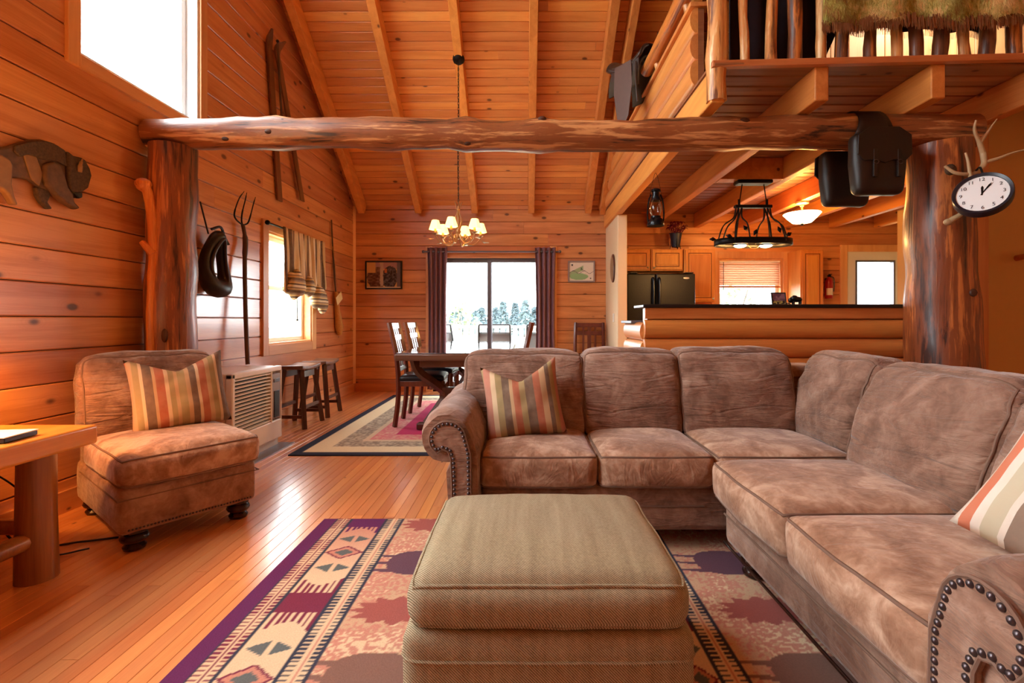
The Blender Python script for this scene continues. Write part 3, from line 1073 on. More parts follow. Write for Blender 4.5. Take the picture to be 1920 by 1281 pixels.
def panel_profile():
    p = [(0.030, 0.11), (0.030, 0.36), (0.032, 0.48)]
    c, r = (0.118, 0.545), 0.074
    for k in range(15):
        a = R(170) - R(225) * k / 14
        p.append((c[0] + 0.012 + r * math.cos(a) * 1.05, c[1] + r * math.sin(a)))
    p += [(0.152, 0.500), (0.128, 0.492), (0.116, 0.46), (0.112, 0.36), (0.110, 0.26), (0.118, 0.18), (0.130, 0.11)]
    return p


def nail_line():
    ps = panel_profile()
    cx, cy = 0.085, 0.42
    pts = [Vector((p[0], p[1], 0)) for p in ps]
    out = []
    # inset polyline resampled every 17 mm
    ins = []
    for i, p in enumerate(pts):
        a, b = pts[max(i - 1, 0)], pts[min(i + 1, len(pts) - 1)]
        t = (b - a).normalized()
        nrm = Vector((t.y, -t.x, 0))
        ins.append(p + nrm * 0.011)
    L = [0]
    for a, b in zip(ins[:-1], ins[1:]): L.append(L[-1] + (b - a).length)
    k = int(L[-1] / 0.0185)
    for i in range(k + 1):
        s = L[-1] * i / k
        j = max(0, min(len(L) - 2, int(np.searchsorted(L, s) - 1)))
        t = (s - L[j]) / max(1e-6, L[j + 1] - L[j])
        out.append(ins[j].lerp(ins[j + 1], t))
    return out


def rolled_arm(parent, length, mir):
    """arm in its sofa's frame: front at y=0 running back to y=length, outward is -x (mir=1) or +x (mir=-1); inner face at x=0"""
    prof = arm_profile()
    m = 22
    mb = MB()
    n = len(prof)
    for j in range(m + 1):
        t = j / m
        y = t * length
        ins = 0.94 if j == 0 else (0.985 if j == 1 else 1.0)
        for i, (u, z) in enumerate(prof):
            uu = 0.07 + (u - 0.07) * ins
            zz = 0.36 + (z - 0.36) * ins
            if z > 0.45:
                w = mnoise.noise(Vector((u * 20, y * 7, z * 20))) * 0.008
                uu += w * 0.6
                zz += w + 0.02 * max(0, t - 0.2)
            mb.v.append((-mir * uu, y if j else -0.0, zz))
    for j in range(m):
        for i in range(n):
            k = (i + 1) % n
            mb.f.append((j * n + i, j * n + k, (j + 1) * n + k, (j + 1) * n + i))
    mb.f.append(tuple(range(n)))
    mb.f.append(tuple(m * n + i for i in range(n)))
    arm = mb.build('rolled_arm', M['suede'], parent, smooth=60)
    pn = MB().prism([(-mir * u, z) for u, z in panel_profile()], -0.016, 0.004, 'y').build('arm_panel', M['suede'], arm, bev=0.005, smooth=40)
    edge = [Vector((-mir * u, -0.014, z)) for u, z in panel_profile()]
    MB().tube(edge, 0.0045, 6).build('piping', M['piping'], arm)
    for p in nail_line():
        inst(nail_me, 'nail_head', arm, mat4=basis((1, 0, 0), (0, 0, 1), (0, -1, 0), (-mir * p.x, -0.0155, p.y)))
    return arm


def seat_cushion(parent, x0, x1, y0, y1, z0, z1, seed, puff=0.03):
    w, d, h = x1 - x0 - 0.006, y1 - y0, z1 - z0
    def dfm(p, a):
        # front edge bulges a little over the base, corners soften
        p.y -= 0.012 * max(0, -a[1]) * (1 - a[0] ** 2)
        return p
    f = cushion_map(w, d, h, 0.03, (puff, 0.006, 0.012), seed, 0.007, dfm)
    c = ((x0 + x1) / 2, (y0 + y1) / 2, (z0 + z1) / 2)
    o = cushion(f, 20, 10).build('seat_cushion', M['suede_seat'], parent, smooth=70, loc=c)
    rim(f, 2, 1, 0.005, 18, 0.001).build('piping', M['piping'], o, smooth=60)
    rim(f, 2, -1, 0.005, 18, 0.001).build('piping', M['piping'], o, smooth=60)
    return o


def back_cushion(parent, x0, x1, yb, z0, z1, thick, lean, seed, slump=0.02, rz=0.0, loc=None):
    """loose back cushion; front faces -y, leaning back towards +y at the top"""
    w, h = x1 - x0 + 0.006, z1 - z0
    def dfm(p, a):
        t = (a[2] + 1) / 2
        p.y += lean * t - 0.012 * math.sin(t * math.pi)
        p.z -= slump * max(0, a[2]) * (1 - abs(a[0])) * 0.3
        # rounded shoulders
        p.z -= 0.018 * max(0, a[2]) * abs(a[0]) ** 5
        p.x *= 1 + 0.02 * math.sin(t * math.pi)
        # stitched yoke a quarter down
        p.y += 0.010 * math.exp(-((a[2] - 0.52) / 0.05) ** 2) * max(0, -a[1])
        # soft creases
        if a[1] < 0:
            p.y += 0.006 * math.sin(p.z * 62 + 3 * mnoise.noise(Vector((p.x * 5 + seed, p.z * 4, seed))) * 3) * mnoise.noise(Vector((p.x * 4 + seed * 2, p.z * 6, 1.0)))
        return p
    f = cushion_map(w, thick, h, 0.042, (0.012, 0.012, 0.035), seed, 0.014, dfm)
    c = Vector(((x0 + x1) / 2, yb, (z0 + z1) / 2))
    o = cushion(f, 24, 22).build('back_cushion', M['suede_back'], parent, smooth=75, loc=loc if loc is not None else c)
    o.rotation_euler = (0, 0, rz)
    rim(f, 1, -1, 0.005, 18, 0.001).build('piping', M['piping'], o, smooth=60)
    rim(f, 1, 1, 0.005, 18, 0.001).build('piping', M['piping'], o, smooth=60)
    pts = [f((lerp(-0.93, 0.93, k / 24), -1, 0.52)) + Vector((0, -0.0005, 0)) for k in range(25)]
    MB().tube(pts, 0.0022, 5).build('stitching', M['piping'], o)
    return o


# far section: local origin at the front inner foot of its left arm; local axes = world axes
FX, FY = -0.20, 2.06
sofa_a = thing('sectional_sofa', (FX, FY, 0.0), label='taupe suede sofa section with three seats backing onto the log bar', cat='sofa')
arm = rolled_arm(sofa_a, 0.86, 1)
arm.location = (0, -0.01, 0)
bx_ = MB().box(0.0, 1.72, 0.09, 0.92, 0.10, 0.315)
bx_.build('base', M['suede'], sofa_a, bev=0.03, seg=3)
MB().tube([(0.01, 0.088, 0.215), (1.0, 0.088, 0.215)], 0.004, 6).build('piping', M['piping'], sofa_a)
MB().box(-0.13, 1.95, 0.66, 0.92, 0.115, 0.79).build('back_frame', M['suede'], sofa_a, bev=0.06, seg=4)
seats = [(-0.005, 0.522), (0.522, 1.042), (1.042, 1.66)]
for i, (a, b) in enumerate(seats):
    seat_cushion(sofa_a, a, b, 0.055, 0.66, 0.305, 0.452, i + 1, 0.028)
for i, (a, b, zt) in enumerate(((-0.13, 0.518, 0.875), (0.522, 1.04, 0.885), (1.04, 1.66, 0.89))):
    back_cushion(sofa_a, a, b, 0.585, 0.43, zt, 0.20, 0.11, i + 11)
# corner cushion, facing along the section towards -x
back_cushion(sofa_a, -0.25, 0.25, 0, 0.43, 0.875, 0.19, 0.13, 21, rz=R(-90), loc=(1.735, 0.36, 0.652))
for x, y in ((0.05, 0.15), (1.55, 0.2), (0.05, 0.85), (1.6, 0.85)):
    bun_foot(sofa_a, x, y)

# right section, turned to face -x. local: x runs towards the camera (world -y), front faces local -y
sofa_b = thing('sectional_sofa', (0.84, 2.03, 0.0), R(-90), label='taupe suede sofa section with nail trimmed arm and patchy seat cushions', cat='sofa')
LB = 1.11
arm = rolled_arm(sofa_b, 0.86, -1)
arm.location = (LB, -0.075, 0)
MB().box(0.0, LB + 0.02, 0.0, 0.92, 0.115, 0.315).build('base', M['suede'], sofa_b, bev=0.03, seg=3)
MB().tube([(0.01, -0.002, 0.235), (LB, -0.002, 0.235)], 0.004, 6).build('piping', M['piping'], sofa_b)
MB().box(0.0, LB, -0.004, 0.004, 0.108, 0.118).build('welt_strip', M['footwood'], sofa_b, bev=0.002)
MB().box(-0.02, LB + 0.13, 0.62, 0.92, 0.115, 0.79).build('back_frame', M['suede'], sofa_b, bev=0.07, seg=4)
for i, (a, b) in enumerate(((-0.01, 0.555), (0.555, LB))):
    seat_cushion(sofa_b, a, b, -0.05, 0.62, 0.305, 0.455, i + 5, 0.03)
for i, (a, b, zt) in enumerate(((0.02, 0.60, 0.875), (0.605, 1.16, 0.84))):
    back_cushion(sofa_b, a, b, 0.575, 0.44, zt, 0.19, 0.15, i + 31)
for x, y in ((0.08, 0.09), (LB - 0.1, 0.09), (0.08, 0.85), (LB - 0.05, 0.85)):
    bun_foot(sofa_b, x, y)

# ------------------------------------------------------------------ ottoman
k = NT('twill_tweed', 0.9, 0.15)
v = k.coord()
sx = k.n('SeparateXYZ', {'Vector': v})
u = k.math('ADD', k.math('ADD', sx.outputs[0], sx.outputs[1]), k.math('MULTIPLY', sx.outputs[2], 1.0))
tw = k.math('SINE', k.math('MULTIPLY', u, 900))
nb = k.noise(v, 160, 2)
st = k.noise(k.map(v, (38, 3, 3)), 1, 3)
f_ = k.math('ADD', k.math('MULTIPLY_ADD', tw, 0.28, 0.34), k.math('ADD', k.math('MULTIPLY', nb, 0.3), k.math('MULTIPLY_ADD', st, 0.3, -0.15)))
colr = k.ramp(f_, [(0.15, lin(100, 84, 60)), (0.5, lin(166, 150, 120)), (0.85, lin(204, 192, 162))])
M['tweed'] = k.done(colr, k.bump(k.math('ADD', tw, nb), 0.35, 0.0025))
ott = thing('ottoman', (0.055, 1.45, 0.01), label='square brown tweed ottoman in front of the sectional sofa', cat='ottoman')
f = cushion_map(0.70, 0.60, 0.125, 0.05, (0.03, 0.006, 0.012), 3, 0.005)
oc = cushion(f, 26, 10).build('top_cushion', M['tweed'], ott, smooth=70, loc=(0, 0, 0.345))
rim(f, 2, 1, 0.005, 22, 0.001).build('piping', M['tweed'], oc, smooth=60)
rim(f, 2, -1, 0.005, 22, 0.001).build('piping', M['tweed'], oc, smooth=60)
f = cushion_map(0.71, 0.61, 0.225, 0.035, (0.0, 0.006, 0.008), 8, 0.005)
ob = cushion(f, 20, 10).build('base', M['tweed'], ott, smooth=70, loc=(0, 0, 0.178))
belt = []
for (a0, a1) in (((-1, -1), (1, -1)), ((1, -1), (1, 1)), ((1, 1), (-1, 1)), ((-1, 1), (-1, -1))):
    belt += [f((lerp(a0[0], a1[0], q / 24), lerp(a0[1], a1[1], q / 24), 0.42)) for q in range(24)]
MB().tube(belt, 0.004, 6, closed=True).build('piping', M['tweed'], ob)
for x in (-0.28, 0.28):
    for y in (-0.24, 0.24): bun_foot(ott, x, y, 0.0, 0.075)

# ------------------------------------------------------------------ armless chair
ch = thing('armless_chair', (-1.93, 2.58, 0), R(53), label='armless brown suede lounge chair beside the log end table', cat='chair')
f = cushion_map(0.58, 0.80, 0.215, 0.03, (0.0, 0.004, 0.006), 4, 0.004)
cb = cushion(f, 16, 8).build('base', M['suede'], ch, smooth=60, loc=(0, 0, 0.195))
MB().tube([(-0.292, 0.3, 0.25), (-0.295, -0.405, 0.25), (0.295, -0.405, 0.25), (0.292, 0.3, 0.25)], 0.0035, 6).build('piping', M['piping'], cb, loc=(0, 0, -0.195))
# small nail trim along the lower edge
tiny = MB().lathe([(0.005, 0.0), (0.004, 0.003), (0.0005, 0.0045)], 8).mesh('nail_head', 60)
tiny.materials.append(M['nail'])
for i in range(38):
    inst(tiny, 'nail_head', ch, mat4=basis((1, 0, 0), (0, 0, 1), (0, -1, 0), (-0.255 + 0.51 * i / 37, -0.402, 0.112)))
def chs(p, a):
    p.y -= 0.01 * max(0, -a[1]) * (1 - a[0] ** 2)
    p.z += 0.012 * a[0] * 0
    return p
f = cushion_map(0.60, 0.64, 0.145, 0.045, (0.03, 0.004, 0.01), 6, 0.006, chs)
cs = cushion(f, 20, 10).build('seat_cushion', M['suede_seat'], ch, smooth=70, loc=(0, -0.12, 0.372))
rim(f, 2, 1, 0.005, 18, 0.001).build('piping', M['piping'], cs, smooth=60)
rim(f, 2, -1, 0.005, 18, 0.001).build('piping', M['piping'], cs, smooth=60)
MB().box(-0.28, 0.28, 0.26, 0.41, 0.2, 0.76).build('back_frame', M['suede'], ch, bev=0.05, seg=4)
back_cushion(ch, -0.30, 0.30, 0.215, 0.42, 0.865, 0.17, 0.08, 41)
for x in (-0.22, 0.22):
    for y in (-0.34, 0.34): bun_foot(ch, x, y, 0.0, 0.095)

# ------------------------------------------------------------------ throw pillows
def pillow(name, w, h, t, mat, M4, label, chop=0.05, seed=0, group=None):
    mb = MB()
    n = 22
    def side(sg):
        def fn(u, v):
            a, b = u * 2 - 1, v * 2 - 1
            e = (max(0.0, 1 - a ** 4) ** 0.55) * (max(0.0, 1 - b ** 4) ** 0.55)
            x = a * w / 2 * (1 - 0.07 * (1 - b * b))
            z = b * h / 2 * (1 - 0.07 * (1 - a * a))
            z -= chop * max(0, b) ** 1.5 * (1 - abs(a)) ** 1.1
            y = sg * (t / 2 * e * (0.75 + 0.25 * (1 - a * a)))
            y += mnoise.noise(Vector((a * 3 + seed, b * 3, sg))) * 0.010 * e
            y += chop * 0.5 * max(0, b) ** 2 * (1 - abs(a)) ** 1.2 * (0.4 if sg < 0 else 0.5)
            return (x, y, z)
        return fn
    mb.sheet(side(-1), n, n)
    mb.sheet(side(1), n, n)
    o = mb.build(name, mat, smooth=80)
    o.matrix_world = M4
    bm = bmesh.new(); bm.from_mesh(o.data)
    bmesh.ops.remove_doubles(bm, verts=bm.verts, dist=0.0006)
    bmesh.ops.recalc_face_normals(bm, faces=bm.faces)
    bm.to_mesh(o.data); bm.free()
    return tag(o, label, 'pillow', group)


def place(loc, tilt, spin, rz):
    """pillow facing -y, leaned back by tilt, spun in its plane, then turned about z"""
    return Matrix.Translation(loc) @ Matrix.Rotation(rz, 4, 'Z') @ Matrix.Rotation(-tilt, 4, 'X') @ Matrix.Rotation(spin, 4, 'Y')


RUST, SAND, BRN, OLIVE, CRM, ROSE = (164, 84, 58), (182, 146, 106), (92, 72, 60), (150, 130, 86), (206, 178, 142), (178, 112, 94)
S1 = [(0, OLIVE), (0.10, SAND), (0.16, BRN), (0.25, CRM), (0.29, RUST), (0.39, SAND), (0.45, OLIVE), (0.53, CRM), (0.57, BRN), (0.68, SAND), (0.72, RUST), (0.83, CRM), (0.88, OLIVE), (0.95, SAND)]
S2 = [(0, ROSE), (0.10, CRM), (0.17, OLIVE), (0.26, BRN), (0.36, SAND), (0.41, RUST), (0.50, OLIVE), (0.58, BRN), (0.70, RUST), (0.80, SAND), (0.88, BRN), (0.94, OLIVE)]
S3 = [(0, (232, 220, 204)), (0.10, (206, 112, 82)), (0.20, (232, 220, 204)), (0.28, (198, 188, 160)), (0.42, (232, 220, 204)), (0.47, (134, 112, 98)), (0.62, (232, 220, 204)), (0.68, (206, 112, 82)), (0.84, (220, 208, 188)), (0.92, (150, 128, 112))]
M['stripe1'] = stripes('striped_linen_ochre', S1, 0.34, shift=0.03)
M['stripe2'] = stripes('striped_linen_rust', S2, 0.36, shift=0.52)
M['stripe3'] = stripes('striped_linen_pale', S3, 0.26, shift=0.8)
chr_ = R(53)
def ch_pt(x, y, z):
    c, s = math.cos(chr_), math.sin(chr_)
    return (-1.93 + c * x - s * y, 2.58 + s * x + c * y, z)
pillow('throw_pillow', 0.45, 0.42, 0.15, M['stripe1'], place(ch_pt(0.075, 0.045, 0.655), R(17), R(-5), chr_ - R(12)), 'ochre and rust striped throw pillow on the armless chair', 0.085, 1)
pillow('throw_pillow', 0.40, 0.40, 0.15, M['stripe2'], place((-0.015, 2.455, 0.645), R(22), R(-9), R(-4)), 'rust and brown striped throw pillow against the sofa arm', 0.10, 2)
pillow('throw_pillow', 0.40, 0.40, 0.16, M['stripe3'], place((1.27, 1.05, 0.635), R(24), R(20), R(-62)), 'pale cream and orange striped throw pillow by the nail trimmed arm', 0.04, 3)


# ------------------------------------------------------------------ log end table, lamp, remote
et = thing('log_end_table', (-2.15, 1.35, 0), label='honey pine end table on round log legs beside the armless chair', cat='table')
M['honey'] = wood('honey_pine_top', (226, 146, 60), (196, 108, 36), axis='Y', space='object', rough=0.3, kn=0.03, coat=0.4, var=0.05)
MB().box(-0.33, 0.31, -0.75, 0.72, 0.52, 0.60).build('table_top', M['honey'], et, bev=0.012, seg=3)
M['legwood'] = wood('varnished_log_leg', (176, 118, 62), (116, 70, 34), axis='Z', space='object', rough=0.3, kn=0.05, coat=0.4)
for x in (-0.22, 0.165):
    for y in (-0.62, 0.60):
        MB().tube([(x, y, 0), (x, y, 0.26), (x, y, 0.525)], [0.068, 0.064, 0.06], 20, jit=0.06, jf=4).build('leg', M['legwood'], et, smooth=60)
for x in (-0.22, 0.165):
    MB().tube([(x, -0.62, 0.17), (x, 0.60, 0.17)], 0.035, 12, jit=0.1).build('stretcher', M['legwood'], et, smooth=60)
MB().tube([(-0.22, 0.60, 0.21), (0.165, 0.60, 0.21)], 0.032, 12, jit=0.1).build('stretcher', M['legwood'], et, smooth=60)
bk_ = thing('book', (-1.985, 1.795, 0.602), R(8), label='thin dark booklet with pale top lying on the end table', cat='book')
MB().box(-0.09, 0.09, -0.07, 0.07, 0, 0.018).build('pages', M['black'], bk_, bev=0.003)
MB().box(-0.092, 0.092, -0.072, 0.072, 0.018, 0.022).build('cover', M['white_paint'], bk_, bev=0.001)
crd = MB().tube(bez([(-2.44, 2.09, 0.55), (-2.40, 2.12, 0.40), (-2.37, 2.13, 0.2), (-2.30, 2.2, 0.01), (-2.1, 2.25, 0.008), (-1.95, 2.3, 0.008)], 8), 0.005, 6).build('power_cord', M['black'])
tag(crd, 'thin black power cord hanging behind the end table to the floor', 'cord')
crd = MB().tube(bez([(-2.47, 2.0, 0.52), (-2.36, 2.14, 0.36), (-2.28, 2.18, 0.26), (-2.2, 2.16, 0.2), (-2.16, 2.14, 0.09), (-2.1, 2.12, 0.012), (-1.98, 2.18, 0.012)], 8), 0.004, 6).build('lamp_cord', M['black'])
tag(crd, 'looping dark lamp cord behind the log table leg', 'cord')
lamp = thing('table_lamp', (-2.27, 1.80, 0.60), label='table lamp with warm lit shade on the log end table', cat='lamp')
MB().lathe([(0.075, 0.0), (0.075, 0.015), (0.03, 0.03), (0.05, 0.1), (0.055, 0.18), (0.025, 0.28), (0.015, 0.32), (0.012, 0.46)], 24).build('lamp_base', M['darkwood'], lamp)
k = NT('lit_shade', 0.8)
k.b.inputs['Base Color'].default_value = lin(246, 226, 186)
k.b.inputs['Emission Color'].default_value = lin(255, 206, 130)
k.b.inputs['Emission Strength'].default_value = 3.0
M['shade'] = k.m
MB().sheet(lambda u, v: ((lerp(0.16, 0.10, v)) * math.cos(2 * math.pi * u), (lerp(0.16, 0.10, v)) * math.sin(2 * math.pi * u), 0.42 + 0.22 * v), 32, 2, closed_u=True).build('lamp_shade', M['shade'], lamp, solid=0.004)


def bulb(parent, loc, watts, rgb=(255, 170, 84), r=0.04, name='bulb_light'):
    d = bpy.data.lights.new(name, 'POINT')
    d.energy = watts
    d.color = lin(*rgb)[:3]
    d.shadow_soft_size = r
    o = bpy.data.objects.new(name, d)
    COL.objects.link(o)
    o.location = loc
    o.parent = parent
    return o


bulb(lamp, (0, 0, 0.50), 20, (255, 168, 82))

# ------------------------------------------------------------------ gas heater
M['heater'] = plain('beige_enamel', (214, 194, 172), 0.45, grain=0.02)
M['heater_w'] = plain('pale_enamel', (240, 236, 228), 0.4, grain=0.02)
ht = thing('gas_heater', (-2.27, 3.72, 0), label='beige gas wall heater with louvred front under the pitchfork', cat='heater')
xw, yw = 0.21, 0.345
MB().box(-xw, xw - 0.05, -yw, yw, 0.06, 0.66).build('cabinet', M['heater'], ht, bev=0.02, seg=3)
fr = MB()
fr.box(xw - 0.05, xw, -yw, -yw + 0.035, 0.06, 0.66).box(xw - 0.05, xw, yw - 0.17, yw - 0.15, 0.20, 0.64).box(xw - 0.05, xw, yw - 0.02, yw, 0.06, 0.66)
fr.box(xw - 0.05, xw, -yw, yw, 0.62, 0.66).box(xw - 0.05, xw, -yw, yw, 0.06, 0.215)
fr.build('front_frame', M['heater_w'], ht, bev=0.008)
MB().box(xw - 0.06, xw - 0.045, -yw + 0.03, yw - 0.16, 0.21, 0.625).build('louvre_back', M['black'], ht)
lou = MB().box(-0.012, 0.016, -yw + 0.036, yw - 0.171, -0.004, 0.004, Matrix.Rotation(R(8), 4, 'Y')).mesh('louvre', 0)
lou.materials.append(M['heater_w'])
for i in range(15): inst(lou, 'louvre', ht, (xw - 0.022, 0, 0.228 + 0.0272 * i))
MB().box(xw - 0.05, xw - 0.004, yw - 0.15, yw - 0.02, 0.23, 0.60).build('control_panel', plain('heater_panel', (150, 130, 122), 0.3), ht, bev=0.004)
MB().box(xw - 0.006, xw + 0.001, yw - 0.125, yw - 0.045, 0.24, 0.46).build('dark_window', M['black'], ht, bev=0.003)
MB().box(xw - 0.006, xw + 0.002, yw - 0.13, yw - 0.04, 0.53, 0.56).build('name_plate', M['nail'], ht, bev=0.002)
MB().box(-xw + 0.03, xw - 0.03, -yw + 0.01, yw - 0.01, 0.0, 0.06).build('plinth', M['heater_w'], ht)
MB().box(-0.10, 0.05, -yw - 0.004, -yw + 0.002, 0.545, 0.56).build('side_slot', M['black'], ht)
pad = MB().box(-2.48, -1.97, 3.36, 4.10, 0.0, 0.006).build('hearth_pad', plain('grey_metal_plate', (150, 146, 150), 0.35, 0.6))
tag(pad, 'flat grey metal plate on the floor under the heater', 'floor plate')
ht.location.z = 0.006

# ------------------------------------------------------------------ stools
def make_stool(loc, label):
    t = thing('bar_stool', loc, 0, label, 'stool', 'saddle stools by the window')
    def seat(u, v):
        x, y = (u - 0.5) * 0.26, (v - 0.5) * 0.42
        return (x, y, 0.575 + 0.018 * (2 * v - 1) ** 2)
    mb = MB()
    mb.sheet(seat, 6, 12)
    mb.build('seat', M['darkwood_x'], t, solid=0.035, bev=0.006)
    for sx in (-1, 1):
        for sy in (-1, 1):
            p0, p1 = Vector((sx * 0.145, sy * 0.20, 0)), Vector((sx * 0.085, sy * 0.135, 0.565))
            MB().tube([p0, p1], 0.026, 4, M=None).build('leg', M['darkwood'], t, smooth=0)
    for sx in (-1, 1): MB().box(sx * 0.122 - 0.01, sx * 0.122 + 0.01, -0.17, 0.17, 0.19, 0.22).build('stretcher', M['darkwood'], t)
    for sy in (-1, 1): MB().box(-0.115, 0.115, sy * 0.182 - 0.01, sy * 0.182 + 0.01, 0.10, 0.13).build('stretcher', M['darkwood'], t)
    for sx in (-1, 1): MB().box(sx * 0.088 - 0.01, sx * 0.088 + 0.01, -0.13, 0.13, 0.49, 0.55).build('apron', M['darkwood'], t)
    return t


s1 = make_stool((-2.26, 4.80, 0), 'dark wooden saddle stool next to the gas heater')
copy_tree(s1, (-2.27, 5.33, 0), R(3), 'dark wooden saddle stool nearer the dining room corner')

# ------------------------------------------------------------------ dining table and chairs
dt = thing('dining_table', (-0.63, 5.3, 0.0105), label='long dark dining table with glossy glass top on curved trestles', cat='table')
MB().box(-0.50, 0.50, -1.16, 1.18, 0.685, 0.745).build('table_top', M['darkwood_x'], dt, bev=0.012, seg=2)
k = NT('table_glass', 0.06, 0.9)
k.b.inputs['Base Color'].default_value = lin(86, 84, 92)
k.b.inputs['Coat Weight'].default_value = 1.0
k.b.inputs['Coat Roughness'].default_value = 0.03
v = k.coord()
M['tglass'] = k.done(None, k.bump(k.noise(v, 3.5, 2), 0.02, 0.01))
MB().box(-0.49, 0.49, -1.15, 1.17, 0.745, 0.753).build('glass_sheet', M['tglass'], dt, bev=0.002)
MB().box(-0.33, 0.33, -0.95, 0.97, 0.61, 0.685).build('apron', M['darkwood_x'], dt, bev=0.006)
for y in (-0.72, 0.74):
    for sx in (-1, 1):
        pts = bez([(sx * 0.44, y, 0.685), (sx * 0.38, y, 0.54), (sx * 0.22, y, 0.42), (sx * 0.13, y, 0.33), (sx * 0.20, y, 0.2), (sx * 0.31, y, 0.05)], 6)
        MB().tube(pts, 0.045, 4, flat=1.0).build('curved_leg', M['darkwood'], dt, smooth=30)
    MB().box(-0.40, 0.40, y - 0.05, y + 0.05, 0.0, 0.06).build('trestle_foot', M['darkwood'], dt, bev=0.01)
    MB().box(-0.16, 0.16, y - 0.04, y + 0.04, 0.33, 0.40).build('trestle_block', M['darkwood'], dt, bev=0.008)
MB().box(-0.03, 0.03, -0.70, 0.72, 0.33, 0.39).build('stretcher', M['darkwood'], dt, bev=0.006)

M['seatblack'] = plain('black_leather_seat', (26, 24, 30), 0.3, grain=0.1)
M['chairwood'] = wood('chair_mahogany', (118, 58, 40), (76, 34, 24), axis='Z', space='object', rough=0.3, kn=0.01, coat=0.3, var=0.1)


def make_chair(loc, rz, label):
    """back towards +y, faces -y"""
    t = thing('dining_chair', loc, rz, label, 'chair', 'dining chairs')
    for sx in (-1, 1):
        MB().tube(bez([(sx * 0.20, 0.255, 0.0), (sx * 0.20, 0.225, 0.24), (sx * 0.20, 0.22, 0.46), (sx * 0.20, 0.245, 0.72), (sx * 0.195, 0.31, 1.01)], 5), 0.024, 4).build('back_leg', M['chairwood'], t, smooth=30)
        MB().tube([(sx * 0.195, -0.20, 0), (sx * 0.195, -0.20, 0.44)], 0.026, 4).build('front_leg', M['chairwood'], t, smooth=0)
    MB().box(-0.21, 0.21, -0.215, 0.23, 0.39, 0.445).build('seat_frame', M['chairwood'], t, bev=0.006)
    f = cushion_map(0.43, 0.44, 0.05, 0.02, (0.018, 0, 0), 3, 0.001)
    cushion(f, 10, 4).build('seat_pad', M['seatblack'], t, loc=(0, 0.0, 0.465), smooth=60)
    def bky(z): return interp(z, [0.46, 0.72, 1.01], [0.22, 0.245, 0.31])
    def rail(nm, z, h):
        a = Matrix.Translation((0, bky(z), z)) @ Matrix.Rotation(R(-10), 4, 'X')
        MB().box(-0.195, 0.195, -0.011, 0.011, -h / 2, h / 2, a).build(nm, M['chairwood'], t, bev=0.003)
    rail('top_rail', 0.975, 0.06); rail('mid_rail', 0.86, 0.055); rail('lower_rail', 0.55, 0.045)
    for x, w in ((-0.085, 0.03), (0.0, 0.055), (0.085, 0.03)):
        mb = MB()
        z0_, z1_ = 0.55, 0.96
        for (za, zb) in ((0.55, 0.72), (0.72, 0.96)):
            ya, yb = bky(za), bky(zb)
            mb.add([(x - w / 2, ya - 0.006, za), (x + w / 2, ya - 0.006, za), (x + w / 2, ya + 0.006, za), (x - w / 2, ya + 0.006, za),
                    (x - w / 2, yb - 0.006, zb), (x + w / 2, yb - 0.006, zb), (x + w / 2, yb + 0.006, zb), (x - w / 2, yb + 0.006, zb)],
                   [(0, 1, 2, 3), (4, 5, 6, 7), (0, 1, 5, 4), (1, 2, 6, 5), (2, 3, 7, 6), (3, 0, 4, 7)])
        mb.build('slat', M['chairwood'], t, smooth=0)
    MB().box(-0.19, 0.19, -0.21, -0.19, 0.16, 0.19).build('stretcher', M['chairwood'], t)
    return t


c1 = make_chair((-1.02, 4.86, 0.0135), R(93), 'mahogany slat back dining chair on the heater side, near end of table')
copy_tree(c1, (-1.02, 5.52, 0.0135), R(88), 'mahogany slat back dining chair on the heater side, farther along the table')
copy_tree(c1, (-0.24, 5.05, 0.0135), R(-92), 'mahogany dining chair at the table side nearest the kitchen')
copy_tree(c1, (0.88, 6.62, 0.0), R(-8), 'mahogany dining chair standing alone in the corner below the map')

# ------------------------------------------------------------------ wall decor
# carved bison
M['bis_d'] = plain('carved_bark_dark', (104, 76, 54), 0.75, grain=0.36, gs=90)
M['bis_m'] = plain('carved_wood_brown', (124, 88, 60), 0.6, grain=0.3, gs=40)
M['bis_l'] = plain('carved_wood_tan', (160, 116, 74), 0.6, grain=0.2, gs=25)
bison = thing('bison_carving', (XL + 0.02, 2.45, 1.6), label='carved wooden bison relief on the plank wall above the end table', cat='wall carving')
def relief(nm, pts, x0, x1, mat, bev=0.008):
    MB().prism(pts, x0, x1, 'x').build(nm, mat, bison, world=True, bev=bev, seg=3)
relief('body', [(2.10, 1.80), (2.17, 1.83), (2.275, 1.866), (2.308, 1.885), (2.359, 1.92), (2.413, 1.957), (2.473, 1.981), (2.528, 1.986), (2.568, 1.981), (2.598, 1.967), (2.61, 1.89), (2.606, 1.767), (2.528, 1.714), (2.457, 1.73), (2.413, 1.753), (2.37, 1.75), (2.322, 1.738), (2.275, 1.733), (2.17, 1.71), (2.10, 1.70)], XL + 0.004, XL + 0.03, M['bis_m'], 0.012)
relief('mane', [(2.335, 1.90), (2.359, 1.915), (2.413, 1.95), (2.473, 1.975), (2.528, 1.98), (2.59, 1.965), (2.60, 1.88), (2.54, 1.89), (2.47, 1.875), (2.40, 1.88), (2.36, 1.85), (2.33, 1.87)], XL + 0.028, XL + 0.04, M['bis_d'], 0.006)
relief('flank', [(2.375, 1.875), (2.44, 1.88), (2.475, 1.80), (2.455, 1.735), (2.415, 1.757)], XL + 0.028, XL + 0.036, M['bis_l'], 0.004)
